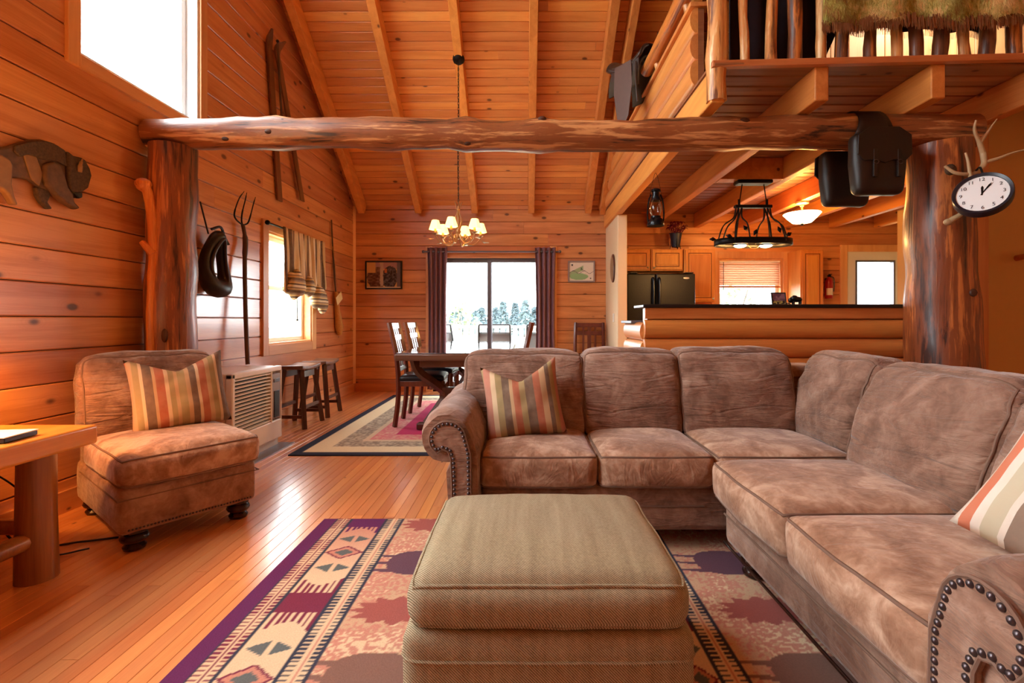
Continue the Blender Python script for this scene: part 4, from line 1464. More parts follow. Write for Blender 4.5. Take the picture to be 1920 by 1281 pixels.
relief('head', [(2.598, 1.967), (2.632, 1.951), (2.681, 1.957), (2.703, 1.95), (2.731, 1.912), (2.743, 1.873), (2.722, 1.799), (2.681, 1.762), (2.676, 1.732), (2.654, 1.72), (2.623, 1.747), (2.604, 1.77), (2.598, 1.846)], XL + 0.006, XL + 0.048, M['bis_d'], 0.014)
relief('muzzle', [(2.625, 1.75), (2.676, 1.762), (2.676, 1.732), (2.654, 1.72)], XL + 0.03, XL + 0.054, M['black'], 0.006)
MB().tube(bez([(XL + 0.05, 2.66, 1.87), (XL + 0.06, 2.655, 1.91), (XL + 0.052, 2.675, 1.945)], 5), [0.011] * 5 + [0.008] * 3 + [0.004] * 3, 8).build('horn', M['bis_l'], bison, world=True)
relief('front_leg', [(2.473, 1.854), (2.52, 1.881), (2.552, 1.879), (2.577, 1.839), (2.602, 1.766), (2.628, 1.74), (2.636, 1.697), (2.672, 1.672), (2.645, 1.658), (2.619, 1.668), (2.581, 1.679), (2.528, 1.71), (2.48, 1.748), (2.469, 1.799)], XL + 0.008, XL + 0.05, M['bis_m'], 0.012)
relief('front_leg', [(2.446, 1.73), (2.508, 1.732), (2.524, 1.705), (2.508, 1.665), (2.534, 1.636), (2.504, 1.627), (2.469, 1.656), (2.45, 1.686)], XL + 0.004, XL + 0.028, M['bis_d'], 0.008)
relief('hind_leg', [(2.197, 1.826), (2.275, 1.832), (2.311, 1.819), (2.322, 1.797), (2.318, 1.702), (2.328, 1.654), (2.347, 1.611), (2.325, 1.606), (2.295, 1.653), (2.275, 1.669), (2.243, 1.674), (2.197, 1.689)], XL + 0.008, XL + 0.046, M['bis_l'], 0.01)
relief('hind_leg', [(2.197, 1.689), (2.227, 1.677), (2.237, 1.63), (2.256, 1.586), (2.234, 1.581), (2.206, 1.622)], XL + 0.004, XL + 0.03, M['bis_m'], 0.008)

# horse collar on a nail
hc = thing('horse_collar', (-2.44, 3.77, 1.26), label='dark leather horse collar hanging by a strap from a nail', cat='horse collar')
loop = []
rad = []
for i in range(36):
    a = 2 * math.pi * i / 36
    y = 3.772 + 0.108 * math.sin(a) * (1 - 0.42 * math.cos(a))
    zz = 1.50 + 0.205 * math.cos(a)
    loop.append((-2.43 + 0.02 * math.cos(2 * a), y, zz))
    rad.append(0.050 - 0.012 * math.cos(a) + 0.01 * math.cos(2 * a))
MB().tube(loop, rad, 14, closed=True, jit=0.1, jf=9).build('padded_body', M['leather'], hc, world=True, smooth=70)
loop2 = [(p[0] + 0.045, 3.772 + (p[1] - 3.772) * 0.8, 1.50 + (p[2] - 1.5) * 0.9) for p in loop]
MB().tube(loop2, 0.014, 8, closed=True).build('rim_roll', plain('worn_leather', (62, 38, 26), 0.5, grain=0.15), hc, world=True, smooth=70)
MB().tube([(-2.47, 3.74, 1.72), (-2.50, 3.69, 1.96)], 0.006, 6).build('strap', M['leather'], hc, world=True)
MB().tube(bez([(-2.42, 3.70, 1.75), (-2.40, 3.78, 1.78), (-2.42, 3.86, 1.72), (-2.41, 3.90, 1.66)], 5), 0.011, 6).build('buckle_strap', M['leather'], hc, world=True)

# pitchfork
pf = thing('pitchfork', (-2.40, 4.16, 0.66), label='old pitchfork with three curved tines leaning on the plank wall', cat='pitchfork')
M['oldwood'] = wood('weathered_handle', (104, 74, 54), (62, 42, 32), axis='Z', space='object', rough=0.6, kn=0.02)
MB().tube(bez([(-2.40, 4.15, 0.665), (-2.43, 4.17, 1.1), (-2.455, 4.20, 1.55), (-2.47, 4.235, 1.75), (-2.475, 4.205, 1.89)], 6), [0.018] * 14 + [0.022] * 6 + [0.016] * 5, 10).build('handle', M['oldwood'], pf, world=True)
for (y1, z1, y2, z2) in ((4.06, 1.96, 4.165, 2.165), (4.17, 1.98, 4.205, 2.165), (4.29, 1.97, 4.34, 2.16)):
    MB().tube(bez([(-2.475, 4.205, 1.88), (-2.47, lerp(4.205, y1, 0.75), 1.91), (-2.46, y1, z1), (-2.44, lerp(y1, y2, 0.3), lerp(z1, z2, 0.6)), (-2.44, y2, z2)], 6), [0.007] * 14 + [0.005] * 8 + [0.003] * 3, 7).build('tine', M['iron'], pf, world=True)

# wooden skis
M['skiwood'] = wood('old_ski_wood', (132, 84, 48), (92, 54, 30), axis='Z', space='object', rough=0.4, kn=0.01)
def ski(p0, p1, bendy, label):
    p0, p1 = Vector(p0), Vector(p1)
    t = thing('wooden_ski', p0, 0, label, 'ski', 'crossed skis on the gable wall')
    d = p1 - p0
    pts = [Vector((0.0, 0, 0)), d * 0.4, d * 0.8, d * 0.93, d + Vector((0.07, bendy, 0))]
    pts = bez(pts, 6)
    mb = MB()
    n = len(pts)
    vs = []
    for i, p in enumerate(pts):
        w = 0.046 if i < n - 4 else 0.046 * (n - i) / 5
        w = max(w, 0.008)
        for (dx, dy) in ((0, -w), (0, w), (0.016, w), (0.016, -w)):
            vs.append((p.x + dx, p.y + dy, p.z))
    fs = [(4 * i + k, 4 * i + (k + 1) % 4, 4 * i + 4 + (k + 1) % 4, 4 * i + 4 + k) for i in range(n - 1) for k in range(4)] + [(0, 1, 2, 3), tuple(4 * (n - 1) + k for k in range(4))]
    mb.add(vs, fs)
    mb.build('ski_board', M['skiwood'], t, smooth=30)
    q = d * 0.46
    MB().box(q.x + 0.012, q.x + 0.045, q.y - 0.04, q.y + 0.04, q.z - 0.05, q.z + 0.07).build('binding', M['iron'], t, bev=0.004)
    MB().tube([(q.x + 0.03, q.y - 0.035, q.z + 0.04), (q.x + 0.06, q.y, q.z + 0.10), (q.x + 0.03, q.y + 0.035, q.z + 0.04)], 0.006, 6).build('toe_loop', M['nail'], t)
    return t
ski((-2.505, 4.88, 2.26), (-2.505, 4.66, 3.84), -0.06, 'upright old wooden ski with metal toe binding on the gable wall')
ski((-2.485, 5.33, 2.37), (-2.485, 4.75, 3.84), 0.06, 'slanted old wooden ski crossing over the other ski')
pole_ = thing('ski_pole', (-2.47, 4.95, 2.3), label='slim ski pole standing between the crossed skis', cat='ski pole')
MB().tube([(-2.445, 4.83, 2.95), (-2.445, 4.74, 3.78)], 0.011, 8).build('shaft', M['oldwood'], pole_, world=True)
MB().ball((-2.445, 4.735, 3.80), 0.016, 8, 6).build('grip', M['black'], pole_, world=True)

# hearth broom with a tag
br = thing('hanging_broom', (-2.49, 6.3, 0.85), label='thin handmade broom with a paper tag beside the window', cat='broom')
MB().tube(bez([(-2.50, 6.19, 2.34), (-2.495, 6.21, 2.05), (-2.49, 6.27, 1.6), (-2.485, 6.30, 1.4)], 6), [0.010] * 8 + [0.014] * 6 + [0.012] * 5, 8, jit=0.3, jf=14).build('handle', M['oldwood'], br, world=True)
M['straw'] = plain('pale_straw', (222, 160, 84), 0.8, grain=0.25, gs=80)
MB().tube([(-2.485, 6.30, 1.42), (-2.48, 6.33, 1.2), (-2.475, 6.38, 0.95), (-2.475, 6.40, 0.85)], [0.02, 0.035, 0.055, 0.03], 12, jit=0.2, jf=20).build('bristles', M['straw'], br, world=True)
MB().box(-0.003, 0.003, -0.10, 0.10, -0.055, 0.055, Matrix.Translation((-2.455, 6.33, 1.335)) @ Matrix.Rotation(R(28), 4, 'X')).build('paper_tag', plain('cream_tag', (236, 210, 150), 0.7), br, world=True)
MB().tube(bez([(-2.49, 6.20, 2.0), (-2.47, 6.24, 1.75), (-2.46, 6.30, 1.43), (-2.452, 6.33, 1.36)], 5), 0.003, 5).build('string', M['straw'], br, world=True)

# valance on the side window
M['valance'] = stripes('valance_stripes', [(0, (92, 76, 66)), (0.2, (216, 190, 146)), (0.34, (120, 100, 84)), (0.42, (232, 214, 178)), (0.6, (70, 56, 50)), (0.72, (206, 172, 120)), (0.86, (236, 222, 196))], 0.30, 'Y')
rod = thing('curtain_rod', (-2.46, 5.2, 1.98), label='thin dark curtain rod with ball ends over the side window', cat='curtain rod')
MB().cyl((0, -0.62, 0), (0, 0.60, 0), 0.010, n=10).build('rod', M['iron'], rod)
for y in (-0.62, 0.60):
    MB().ball((0, y, 0), 0.024, 12, 8).build('finial', M['iron'], rod)
    MB().cyl((-0.055, y * 0.92, 0), (0, y * 0.92, 0), 0.008, n=8).build('bracket', M['iron'], rod)
val = thing('window_valance', (-2.44, 5.25, 1.98), label='striped valance with knotted hem over the side window', cat='curtain')
def vfn(u, v):
    y = lerp(-0.42, 0.55, u)
    drop = interp(u, [0, 0.12, 0.3, 0.45, 0.6, 0.75, 0.88, 1], [0.66, 0.66, 0.56, 0.52, 0.58, 0.64, 0.66, 0.56])
    x = 0.022 * math.sin(u * 46) * (0.5 + 0.5 * v) + 0.02 * v
    return (x, y + 0.012 * math.sin(v * 5 + u * 20), 0.012 - drop * v)
MB().sheet(vfn, 70, 16).build('cloth', M['valance'], val, solid=0.003, smooth=80)
M['valance2'] = stripes('valance_stripes_gathered', [(0, (92, 76, 66)), (0.2, (206, 172, 120)), (0.34, (120, 100, 84)), (0.42, (226, 208, 172)), (0.6, (70, 56, 50)), (0.72, (206, 172, 120)), (0.86, (150, 130, 110))], 0.13, 'Z')
for (y, zz, r, sc) in ((-0.22, -0.56, 0.17, (0.45, 1.0, 0.85)), (0.08, -0.56, 0.14, (0.5, 0.95, 0.75)), (0.30, -0.66, 0.15, (0.45, 0.8, 1.05)), (0.47, -0.70, 0.12, (0.45, 0.8, 1.2))):
    mb = MB()
    mb.ball((0.03, y, zz), r, 18, 14, sc)
    o = mb.build('gathered_pouf', M['valance2'], val, smooth=80)
    for vv in o.data.vertices:
        q = vv.co
        d = mnoise.noise(Vector((q.x * 8, q.y * 16, q.z * 9)))
        vv.co = q + (q - Vector((0.03, y, zz))) * 0.45 * d
MB().tube([(0.02, -0.16, -0.66), (0.02, -0.155, -0.92)], 0.004, 6).build('pull_cord', M['iron'], val)
MB().ball((0.02, -0.155, -0.93), 0.012, 8, 6).build('cord_pull', M['iron'], val)

# framed pictures on the dining wall
def frame(name, x0, x1, z0, z1, fw, fmat, paint, label, y=YB):
    t = thing(name, ((x0 + x1) / 2, y - 0.012, z0), label=label, cat='picture')
    w, h = (x1 - x0) / 2, z1 - z0
    for b in ((-w, -w + fw, 0, h), (w - fw, w, 0, h), (-w + fw, w - fw, 0, fw), (-w + fw, w - fw, h - fw, h)):
        MB().box(b[0], b[1], -0.018, 0.010, b[2], b[3]).build('frame_bar', fmat, t, bev=0.003)
    p = pattern_sheet('print', -w + fw, w - fw, fw, h - fw, 0, 0.002, 0.006, paint, M['print'])
    p.parent = t
    p.matrix_local = basis((1, 0, 0), (0, 0, 1), (0, -1, 0), (0, -0.002, 0))
    return t


M['print'] = attr_mat('printed_picture', 0.35, 40, 0.02, 0.06)
def herd(X, Z):
    out = np.zeros(X.shape + (3,)) + np.array((206, 160, 104.))
    out[Z > 0.30] = (170, 130, 130)
    n = vnoise(X + 2, Z + 2, 30, 5)
    body = ((X + 0.10) / 0.15) ** 2 + ((Z - 0.16) / 0.16) ** 2 + n * 0.35 < 1.15
    out[body] = (np.array((112, 76, 62.)) + (vnoise(X + 2, Z + 2, 45, 8)[..., None] - 0.5) * 70)[body]
    body2 = ((X - 0.09) / 0.12) ** 2 + ((Z - 0.17) / 0.17) ** 2 + n * 0.4 < 1.1
    out[body2] = (np.array((74, 62, 64.)) + (vnoise(X + 2, Z + 2, 60, 9)[..., None] - 0.4) * 80)[body2]
    out[(np.abs(X + 0.03) < 0.018 + 0.015 * n) & (Z > 0.05)] = (186, 160, 140)
    out[(Z > 0.24) & (X < -0.12)] = (206, 158, 100)
    out[(np.abs(X - 0.03) < 0.02) & (np.abs(Z - 0.27) < 0.03)] = (190, 110, 70)
    out[(X > 0.19)] = (112, 100, 108)
    out[Z < 0.035] = (220, 200, 180)
    return out
frame('framed_picture', -2.345, -1.805, 1.50, 1.915, 0.02, M['black'], herd, 'black framed photo of dark cattle heads beside the sliding door')
def trailmap(X, Z):
    out = np.zeros(X.shape + (3,)) + np.array((226, 212, 190.))
    n = vnoise(X + 2, Z + 2, 25, 6)
    g = (np.abs(Z - 0.19 - 0.5 * (X + 0.02)) < 0.035) & (X < 0.03)
    out[g] = (158, 172, 128)
    out[((X + 0.04) / 0.13) ** 2 + ((Z - 0.085) / 0.045) ** 2 < 1 + n * 0.3] = (150, 182, 126)
    out[np.abs(Z - 0.15 - 0.02 * np.sin(X * 40)) < 0.004] = (120, 100, 96)
    out[((X + 0.135) ** 2 + (Z - 0.255) ** 2) < 0.013 ** 2] = (40, 36, 40)
    out[((X - 0.135) ** 2 + (Z - 0.06) ** 2) < 0.009 ** 2] = (60, 50, 50)
    out[(np.abs(X - 0.01) < 0.03) & (np.abs(Z - 0.2) < 0.02) & (n > 0.6)] = (90, 96, 80)
    return out
frame('framed_map', 0.625, 1.02, 1.60, 1.915, 0.022, plain('grey_frame', (150, 130, 122), 0.5), trailmap, 'grey framed green trail map above the lone corner chair')
# oval plaque and switch on the partition
pq = thing('oval_plaque', (1.178, 6.42, 1.56), label='oval wood slice plaque on the cream partition wall', cat='plaque')
Mo = Matrix.Translation((0, 0, 0.18)) @ Matrix.Rotation(R(-90), 4, 'Y') @ Matrix.Diagonal((0.19, 0.125, 1, 1))
MB().lathe([(1.0, 0.0), (1.0, 0.014), (0.9, 0.02)], 36, M=Mo).build('bark_rim', M['darkwood'], pq, smooth=40)
MB().lathe([(0.86, 0.018), (0.84, 0.024), (0.02, 0.026)], 36, M=Mo).build('slice_face', M['bis_l'], pq, smooth=40)
def plate(name, loc, ax, label, cat='switch plate'):
    t = thing(name, loc, 0, label, cat)
    if ax == 'x': MB().box(-0.006, 0.004, -0.035, 0.035, 0, 0.115).build('cover', M['white_paint'], t, bev=0.003); MB().box(-0.012, 0.0, -0.008, 0.008, 0.045, 0.07).build('toggle', M['white_paint'], t)
    elif ax == 'y': MB().box(-0.035, 0.035, -0.006, 0.004, 0, 0.115).build('cover', M['white_paint'], t, bev=0.003); MB().box(-0.014, 0.014, -0.009, 0.0, 0.02, 0.05).build('socket', M['white_paint'], t); MB().box(-0.014, 0.014, -0.009, 0.0, 0.065, 0.095).build('socket', M['white_paint'], t)
    else: MB().box(-0.004, 0.006, -0.035, 0.035, 0, 0.115).build('cover', M['white_paint'], t, bev=0.003); MB().box(0.0, 0.009, -0.014, 0.014, 0.02, 0.05).build('socket', M['white_paint'], t); MB().box(0.0, 0.009, -0.014, 0.014, 0.065, 0.095).build('socket', M['white_paint'], t)
    return t
plate('light_switch', (1.176, 6.40, 1.02), 'x', 'white double light switch on the cream partition wall, near the oval plaque')
plate('wall_outlet', (-1.86, YB, 0.36), 'y', 'cream outlet plate on the dining wall below the cattle photo', 'outlet')
plate('wall_outlet', (XL, 6.22, 0.40), 'l', 'cream outlet plate low on the gable wall below the broom', 'outlet')

# curtains at the sliding door
M['plum'] = plain('plum_curtain', (138, 100, 108), 0.75, grain=0.1)
def curtain(x0, x1, label):
    t = thing('curtain', ((x0 + x1) / 2, YB - 0.09, 0.04), label=label, cat='curtain', group='plum curtains at the sliding door')
    w = x1 - x0
    def fn(u, v):
        fl = 1 - 0.12 * math.sin(v * math.pi)
        return ((u - 0.5) * w * fl, 0.035 * math.sin(u * 8 * math.pi) * (0.8 + 0.2 * v), 2.06 * v)
    MB().sheet(fn, 60, 12).build('cloth', M['plum'], t, solid=0.004, smooth=80)
    for k in range(4):
        x = (k + 0.5) / 4 * w - w / 2
        MB().tube([(x + 0.0, 0.022 * math.cos(a), 2.0 + 0.022 * math.sin(a)) for a in np.linspace(0, 2 * math.pi, 13)[:-1]], 0.005, 6, closed=True).build('grommet', M['nail'], t)
    return t
curtain(-1.42, -1.13, 'plum curtain panel at the cattle photo side of the sliding door')
curtain(0.14, 0.44, 'plum curtain panel at the map side of the sliding door')
crod = thing('curtain_rod', (-0.5, YB - 0.09, 2.04), label='long bronze curtain rod over the sliding door', cat='curtain rod')
MB().cyl((-0.98, 0, 0), (1.0, 0, 0), 0.012, n=12).build('rod', M['bronze'], crod)
for x in (-0.98, 1.0):
    MB().ball((x, 0, 0), 0.022, 12, 8).build('finial', M['bronze'], crod)
    MB().cyl((x * 0.97, 0, 0), (x * 0.97, 0.09, 0), 0.008, n=8).build('bracket', M['bronze'], crod)

# ------------------------------------------------------------------ chandelier
chd = thing('chandelier', (-0.729, 5.22, 1.93), label='antique gold chandelier with small lit shades above the dining table', cat='chandelier')
M['gold'] = plain('antique_gold', (190, 148, 104), 0.35, 0.7)
k = NT('lit_parchment', 0.8)
k.b.inputs['Base Color'].default_value = lin(250, 216, 140)
k.b.inputs['Emission Color'].default_value = lin(255, 206, 110)
k.b.inputs['Emission Strength'].default_value = 1.6
M['parch'] = k.m
CHZ = 3.905 - 1.93
MB().lathe([(0.012, 0.0), (0.03, 0.02), (0.02, 0.05), (0.03, 0.08), (0.012, 0.12), (0.010, 0.30), (0.02, 0.32), (0.006, 0.36)], 16).build('stem', M['gold'], chd)
for i in range(5):
    a = 2 * math.pi * i / 5
    MB().tube(bez([(0.015 * math.cos(a), 0.015 * math.sin(a), 0.10), (0.045 * math.cos(a + 0.6), 0.045 * math.sin(a + 0.6), 0.2), (0.012 * math.cos(a + 1), 0.012 * math.sin(a + 1), 0.30), (0.04 * math.cos(a + 1.2), 0.04 * math.sin(a + 1.2), 0.40)], 5), 0.005, 6).build('twig', M['gold'], chd)
chain = MB()
zc = 0.36
k_ = 0
while zc < CHZ - 0.03:
    M4 = Matrix.Translation((0, 0, zc)) @ Matrix.Rotation(R(90) * (k_ % 2), 4, 'Z')
    chain.tube([(0.008 * math.cos(a), 0, 0.019 * math.sin(a)) for a in np.linspace(0, 2 * math.pi, 11)[:-1]], 0.0026, 5, closed=True, M=M4)
    zc += 0.031; k_ += 1
tag(chain.build('chain', M['iron'], chd), kind='stuff')
MB().tube(bez([(0.006, 0.006, 0.36), (-0.008, 0.004, 0.9), (0.008, -0.006, 1.4), (0.0, 0.0, CHZ - 0.03)], 8), 0.003, 5).build('supply_cord', M['iron'], chd)
Mc = Matrix.Translation((0, 0.025, CHZ - 0.005)) @ Matrix.Rotation(-math.atan(SL), 4, 'X')
MB().lathe([(0.066, 0.0), (0.062, -0.018), (0.03, -0.032), (0.008, -0.04)], 24, M=Mc).build('canopy', M['iron'], chd)
for i in range(6):
    a = 2 * math.pi * (i + 0.35) / 6
    c, s = math.cos(a), math.sin(a)
    pr = [(0.02, 0.05), (0.05, -0.01), (0.11, -0.055), (0.18, -0.05), (0.235, 0.0), (0.25, 0.045)]
    arm = MB().tube(bez([(r * c, r * s, z) for r, z in pr], 6), 0.0075, 8).build('arm', M['gold'], chd)
    MB().tube(bez([(0.10 * c, 0.10 * s, -0.05), (0.15 * c, 0.15 * s, -0.01), (0.12 * c, 0.12 * s, 0.03), (0.09 * c, 0.09 * s, 0.0)], 5), 0.005, 6).build('scroll', M['gold'], arm)
    MB().add([(0.26 * c, 0.26 * s, -0.01), (0.30 * c - 0.03 * s, 0.30 * s + 0.03 * c, -0.025), (0.35 * c, 0.35 * s, -0.02), (0.30 * c + 0.03 * s, 0.30 * s - 0.03 * c, -0.015)], [(0, 1, 2, 3)]).build('leaf', M['gold'], arm, solid=0.004)
    MB().lathe([(0.004, 0.03), (0.03, 0.045), (0.032, 0.052), (0.012, 0.056), (0.012, 0.10), (0.008, 0.105)], 14, (0.25 * c, 0.25 * s, 0)).build('candle_cup', M['gold'], arm)
    MB().ball((0.25 * c, 0.25 * s, 0.125), 0.016, 10, 8, (1, 1, 1.5)).build('bulb', emit('warm_bulb', (255, 226, 170), 9.0) if i == 0 else bpy.data.materials['warm_bulb'], arm)
    sh = MB()
    sh.lathe([(0.068, 0.085), (0.036, 0.185)], 6, (0.25 * c, 0.25 * s, 0), cap=False)
    sh.build('shade', M['parch'], chd, smooth=0, solid=0.003)
    bulb(chd, (0.25 * c, 0.25 * s, 0.13), 4.0, (255, 176, 92), 0.02)


# ------------------------------------------------------------------ kitchen
fg = thing('refrigerator', (1.79, 6.66, 0), label='black side by side refrigerator against the cream partition', cat='refrigerator')
kb = NT('textured_black', 0.35, 0.25)
vv_ = kb.coord()
kb.b.inputs['Base Color'].default_value = lin(22, 20, 20)
M['fridge'] = kb.done(None, kb.bump(kb.noise(vv_, 90, 3), 0.25, 0.004))
MB().box(-0.45, 0.45, -0.27, 0.34, 0.02, 1.665).build('cabinet', M['fridge'], fg, bev=0.01)
for a, b in ((-0.45, -0.075), (-0.065, 0.45)):
    dr = MB().box(a, b, -0.34, -0.275, 0.08, 1.66).build('door', M['fridge'], fg, bev=0.015, seg=3)
    hx = b - 0.035 if a < -0.2 else a + 0.035
    MB().tube(bez([(hx, -0.345, 1.60), (hx, -0.385, 1.55), (hx, -0.385, 1.25), (hx, -0.345, 1.20)], 5), 0.016, 10).build('handle', M['black'], dr)
MB().lathe([(1.0, 0), (0.9, 0.004), (0.02, 0.005)], 24, M=Matrix.Translation((0.33, -0.341, 1.60)) @ Matrix.Rotation(R(90), 4, 'X') @ Matrix.Diagonal((0.042, 0.014, 1, 1))).build('badge', plain('chrome_badge', (230, 224, 210), 0.2, 0.6), fg)
for x in (-0.36, 0.38): MB().box(x - 0.05, x + 0.05, -0.33, -0.2, 1.665, 1.68).build('hinge_cover', M['black'], fg, bev=0.004)


def cabinet(x0, x1, z0, z1, label, ndoor=1, knob=1, y0=6.70):
    t = thing('wall_cabinet', ((x0 + x1) / 2, (y0 + YB) / 2, z0), label=label, cat='cabinet')
    w, h, d = (x1 - x0) / 2, z1 - z0, (YB - y0) / 2 - 0.001
    MB().box(-w, w, -d, d, 0, h).build('body', M['cab'], t, bev=0.003)
    g = MB().box(-w + 0.015, w - 0.015, -d - 0.02, -d, 0.015, h - 0.015).build('door', M['cab'], t, bev=0.004)
    f = 0.055
    gr = MB()
    for b in ((-w + f, -w + f + 0.012, f, h - f), (w - f - 0.012, w - f, f, h - f), (-w + f, w - f, f, f + 0.012), (-w + f, w - f, h - f - 0.012, h - f)):
        gr.box(b[0], b[1], -d - 0.0205, -d - 0.018, b[2], b[3])
    gr.build('panel_groove', plain('cabinet_groove', (120, 64, 24), 0.6), g)
    MB().box(-w + f + 0.03, w - f - 0.03, -d - 0.026, -d - 0.018, f + 0.03, h - f - 0.03).build('raised_panel', M['cab'], g, bev=0.006)
    MB().ball((knob * (w - 0.04), -d - 0.035, 0.045), 0.014, 10, 8).build('knob', plain('brass_knob', (206, 186, 140), 0.3, 0.6), g)
    return t
cabinet(1.33, 1.745, 1.735, 2.04, 'short oak wall cabinet over the freezer side of the refrigerator')
cabinet(1.755, 2.20, 1.735, 2.04, 'short oak wall cabinet between the partition cabinet and the tall one', knob=-1)
cabinet(2.215, 2.65, 1.30, 2.04, 'tall oak wall cabinet between refrigerator and kitchen window')
cabinet(3.84, 4.16, 1.12, 2.03, 'narrow oak wall cabinet beside the fire extinguisher', knob=-1)

# flower bucket on the cabinets
fb = thing('flower_bucket', (2.15, 6.86, 2.04), label='dark blue bucket of magenta flowers on top of the cabinets', cat='flowerpot')
M['navy'] = plain('navy_enamel', (30, 40, 70), 0.4)
MB().lathe([(0.055, 0.05), (0.085, 0.24), (0.09, 0.245), (0.08, 0.24)], 20).build('bucket', M['navy'], fb)
for a in (0.4, 2.5, 4.6):
    MB().tube(bez([(0.07 * math.cos(a), 0.07 * math.sin(a), 0.16), (0.08 * math.cos(a), 0.08 * math.sin(a), 0.05), (0.12 * math.cos(a), 0.12 * math.sin(a), 0.006), (0.15 * math.cos(a), 0.15 * math.sin(a), 0.03)], 5), 0.005, 6).build('stand_leg', M['iron'], fb)
M['magenta'] = plain('magenta_petals', (128, 26, 70), 0.7, grain=0.2)
rs = random.Random(5)
for i in range(34):
    a, r = rs.uniform(0, 6.28), rs.uniform(0.0, 0.13)
    c = Vector((r * math.cos(a), r * math.sin(a), 0.29 + rs.uniform(-0.04, 0.12)))
    fl = MB()
    for k in range(5):
        b = 2 * math.pi * k / 5
        fl.add([tuple(c), tuple(c + Vector((0.03 * math.cos(b - 0.4), 0.03 * math.sin(b - 0.4), 0.01))), tuple(c + Vector((0.05 * math.cos(b), 0.05 * math.sin(b), rs.uniform(-0.03, 0.01)))), tuple(c + Vector((0.03 * math.cos(b + 0.4), 0.03 * math.sin(b + 0.4), 0.01)))], [(0, 1, 2, 3)])
    fl.tube([(c.x * 0.4, c.y * 0.4, 0.2), tuple(c)], 0.003, 4)
    fl.build('flower', M['magenta'], fb, smooth=0)

# pot rack lamp
prk = thing('pot_rack_light', (2.21, 4.66, 1.80), label='black iron vine pot rack with two glowing downlights over the bar', cat='pendant light')
MB().box(-0.17, 0.17, -0.06, 0.06, 0.565, 0.60).build('ceiling_plate', M['iron'], prk, bev=0.012)
MB().box(-0.18, 0.18, -0.025, 0.025, 0.335, 0.365).build('top_bar', M['iron'], prk, bev=0.006)
for sx in (-1, 1):
    MB().tube([(sx * 0.105, 0, 0.57), (sx * 0.13, 0, 0.40)], 0.005, 6).build('chain_link_rod', M['iron'], prk)
    MB().cyl((sx * 0.135, 0, 0.36), (sx * 0.135, 0, 0.42), 0.012, n=8).build('hook_block', M['iron'], prk)
n = 40
ring = [(0.36 * math.copysign(abs(math.cos(2 * math.pi * i / n)) ** 0.7, math.cos(2 * math.pi * i / n)), 0.16 * math.copysign(abs(math.sin(2 * math.pi * i / n)) ** 0.8, math.sin(2 * math.pi * i / n)), 0.0) for i in range(n)]
mb = MB()
mb.sheet(lambda u, v: (ring[int(round(u * n)) % n][0], ring[int(round(u * n)) % n][1], -0.03 + 0.06 * v), n, 2, closed_u=True)
mb.build('rim_band', M['iron'], prk, solid=0.012, smooth=60)
for sx in (-1, 1):
    for (x1, y1) in ((0.345, 0.0), (0.24, -0.15), (0.24, 0.15), (0.10, -0.16), (0.10, 0.16)):
        x0_ = sx * (0.085 + 0.08 * (x1 / 0.345))
        MB().tube(bez([(x0_, 0, 0.34), (x0_ * 1.15, y1 * 0.25, 0.24), (sx * lerp(0.12, x1, 0.75), y1 * 0.7, 0.16), (sx * x1, y1, 0.0)], 6), 0.007, 6, jit=0.35, jf=22).build('vine_stem', M['iron'], prk)
for (x, y, z, a) in ((-0.30, -0.16, 0.035, 0.3), (0.18, -0.14, 0.1, 1.2), (-0.06, -0.17, 0.07, 2.0), (-0.40, -0.02, 0.03, 0), (0.28, -0.12, 0.06, 2.6), (-0.12, -0.1, 0.12, 1.0)):
    M4 = Matrix.Translation((x, y, z)) @ Matrix.Rotation(a, 4, 'Y')
    MB().add([(-0.035, 0, 0), (0, -0.01, 0.02), (0.035, 0, 0), (0, -0.006, -0.02)], [(0, 1, 2, 3)], M4).build('iron_leaf', M['iron'], prk, solid=0.003)
for sx in (-1, 1):
    MB().lathe([(0.02, 0.055), (0.025, 0.05), (0.075, -0.03), (0.07, -0.03), (0.02, 0.045)], 20, (sx * 0.125, 0, 0), cap=False).build('downlight_shade', M['iron'], prk)
    MB().ball((sx * 0.125, 0, -0.03), 0.045, 14, 8, (1.25, 1.25, 0.4)).build('bulb', emit('downlight_bulb', (255, 240, 205), 14.0) if sx < 0 else bpy.data.materials['downlight_bulb'], prk)
    bulb(prk, (sx * 0.125, 0, -0.075), 14, (255, 190, 110), 0.04)
MB().tube(bez([(-0.05, -0.02, -0.03), (-0.02, -0.02, -0.055), (0.03, -0.02, -0.05), (0.05, -0.02, -0.03)], 5), 0.005, 6).build('pot_hook', M['gold'], prk)

# ceiling bowl lamp
bl = thing('ceiling_light', (3.17, 5.5, 2.10), label='frosted glass bowl ceiling light glowing under a loft joist', cat='ceiling light')
MB().lathe([(0.075, 0.30), (0.07, 0.28), (0.025, 0.27), (0.02, 0.25)], 20).build('canopy', M['gold'], bl)
MB().cyl((0, 0, 0.09), (0, 0, 0.26), 0.010, n=10).build('stem', M['gold'], bl)
MB().lathe([(0.02, 0.055), (0.10, 0.065), (0.155, 0.12), (0.195, 0.165), (0.19, 0.17), (0.15, 0.13), (0.095, 0.075), (0.02, 0.066)], 28).build('glass_bowl', emit('lit_frosted_glass', (255, 226, 170), 4.5), bl, smooth=60)
MB().ball((0, 0, 0.045), 0.016, 10, 8).build('finial', M['iron'], bl)
bulb(bl, (0, 0, 0.21), 30, (255, 178, 78), 0.05)

